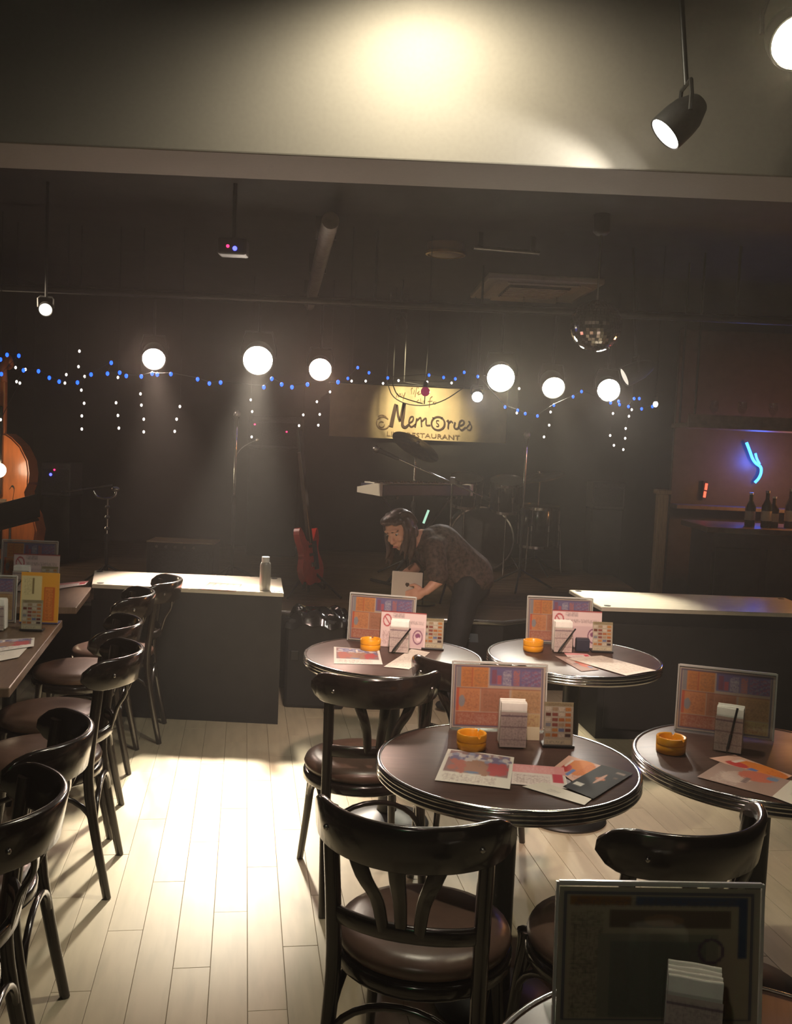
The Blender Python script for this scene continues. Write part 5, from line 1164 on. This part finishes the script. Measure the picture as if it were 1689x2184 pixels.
# shirt with short loose sleeves
sh = B()
sh.capsule(nkb + Vector((0.03, 0, -0.01)), cst, 0.085, 0.135); sh.capsule(cst, wst, 0.135, 0.135); sh.capsule(wst, pel + Vector((0.0, 0, 0.02)), 0.135, 0.150)
sh.ell(pel + Vector((0.02, 0, 0.0)), (0.135, 0.165, 0.10)); sh.ell(cst + Vector((-0.03, 0, -0.05)), (0.12, 0.14, 0.10))
for s_, e_ in ((shN, elN), (shF, elF)):
    sh.capsule(cst, s_, 0.10, 0.068); sh.capsule(s_, s_.lerp(e_, 0.85), 0.066, 0.064)
for k in range(7):
    a = cst.lerp(pel, k / 6.0); sh.ell(a + Vector((0.05 * math.sin(k), -0.11 + 0.01 * math.cos(k * 2), -0.02 + 0.03 * math.sin(k * 1.7))), (0.030, 0.02, 0.055))
remesh(sh.build('shirt', M_SHIRT, person), 0.009, 5, 0.5)
# collar and hem edge catching the light
B().tube(curve_pts([nkb + Vector((0.00, -0.075, -0.03)), nkb + Vector((-0.045, -0.05, -0.055)), nkb + Vector((-0.055, 0.02, -0.06))], 10), 0.010, 8).build('collar', M_SHIRT, person)
tr = B()
tr.ell(pel + Vector((0.01, 0.0, -0.05)), (0.125, 0.155, 0.11))
for h_, k_, a_ in ((hpN, knN, anN), (hpF, knF, anF)):
    tr.capsule(h_, k_, 0.092, 0.070); tr.capsule(k_, a_ + Vector((0, 0, 0.02)), 0.068, 0.052)
remesh(tr.build('trousers', M_TROUS, person), 0.010, 5, 0.5)
for a_ in (anN, anF):
    so = B(); so.ell(a_ + Vector((-0.06, -0.01, -0.030)), (0.125, 0.042, 0.042)); so.ell(a_ + Vector((0.02, 0, 0.0)), (0.05, 0.042, 0.06))
    for v in so.bm.verts: v.co.z = max(v.co.z, 0.002)
    so.build('shoe', M_RUBBER, person)
# hair: a cap open over the face plus long locks falling forward
hr = B()
hr.ell(hp(0, -0.030, 0.030), (0.088, 0.088, 0.092), rot=HM, n=20); hr.ell(hp(0, -0.052, -0.03), (0.082, 0.060, 0.092), rot=HM, n=18); hr.ell(hp(0.01, 0.030, 0.088), (0.066, 0.058, 0.030), rot=HM, n=16); hr.ell(hp(-0.045, 0.045, 0.076), (0.032, 0.034, 0.022), rot=HM)
for s in (-1, 1): hr.ell(hp(s * 0.076, 0.002, 0.0), (0.018, 0.045, 0.075), rot=HM)
random.seed(3)
for k in range(16):
    s = -1 if k % 2 else 1; x = s * random.uniform(0.055, 0.085); y = random.uniform(-0.07, 0.03)
    p0 = hp(x, y, random.uniform(-0.04, 0.02)); p1 = p0 + Vector((random.uniform(-0.015, 0.015), random.uniform(-0.02, 0.01), -0.09)); p2 = p1 + Vector((random.uniform(-0.02, 0.025), random.uniform(-0.02, 0.01), -random.uniform(0.05, 0.12)))
    cp = curve_pts([p0, p1, p2], 8); hr.tube(cp, [0.019, 0.020, 0.019, 0.018, 0.016, 0.013, 0.010, 0.006], 8)
for k in range(14):
    a = random.uniform(-1.4, 1.4); p0 = hp(0.07 * math.sin(a), -0.02 + 0.05 * random.random(), 0.10); p1 = hp(0.095 * math.sin(a * 1.1), -0.05, 0.08); p2 = hp(0.10 * math.sin(a * 1.2), -0.08, 0.0)
    hr.tube(curve_pts([p0, p1, p2], 8), [0.008, 0.012, 0.013, 0.013, 0.012, 0.011, 0.009, 0.006], 6)
remesh(hr.build('hair', M_HAIR, person), 0.006, 2, 0.4)
# tablet held in both hands
tc_ = at_y(868, 1247, 5.565)
tb = tag(empty('tablet', tc_), 'silver tablet with small dark emblem held by the bending person', 'tablet')
TM = Matrix.Rotation(math.radians(24), 3, 'Z') @ Matrix.Rotation(math.radians(-8), 3, 'X') @ Matrix.Rotation(math.radians(4.5), 3, 'Y')
def tpart(b, nm, m, parent=tb):
    bmesh.ops.transform(b.bm, matrix=TM.to_4x4(), verts=b.bm.verts[:]); return b.build(nm, m, parent)
tw, th_ = 0.195, 0.150
tbk = tpart(B().box((0, 0, 0), (tw, 0.0075, th_), bev=0.003), 'back_shell', mat('silver_aluminium', (0.66, 0.60, 0.50), 0.45, metal=0.15))
tpart(B().box((0, 0.0045, 0), (tw * 0.95, 0.002, th_ * 0.94)), 'screen', M_GLOSSBLACK)
em = B(); em.ell((-0.0045, -0.0040, 0.0015), (0.0085, 0.0008, 0.010), n=14); em.ell((0.0045, -0.0040, 0.0015), (0.0085, 0.0008, 0.010), n=14); em.ell((0, -0.0040, -0.005), (0.007, 0.0008, 0.008), n=12)
tpart(em, 'emblem', mat('dark_emblem', (0.06, 0.045, 0.03), 0.4))
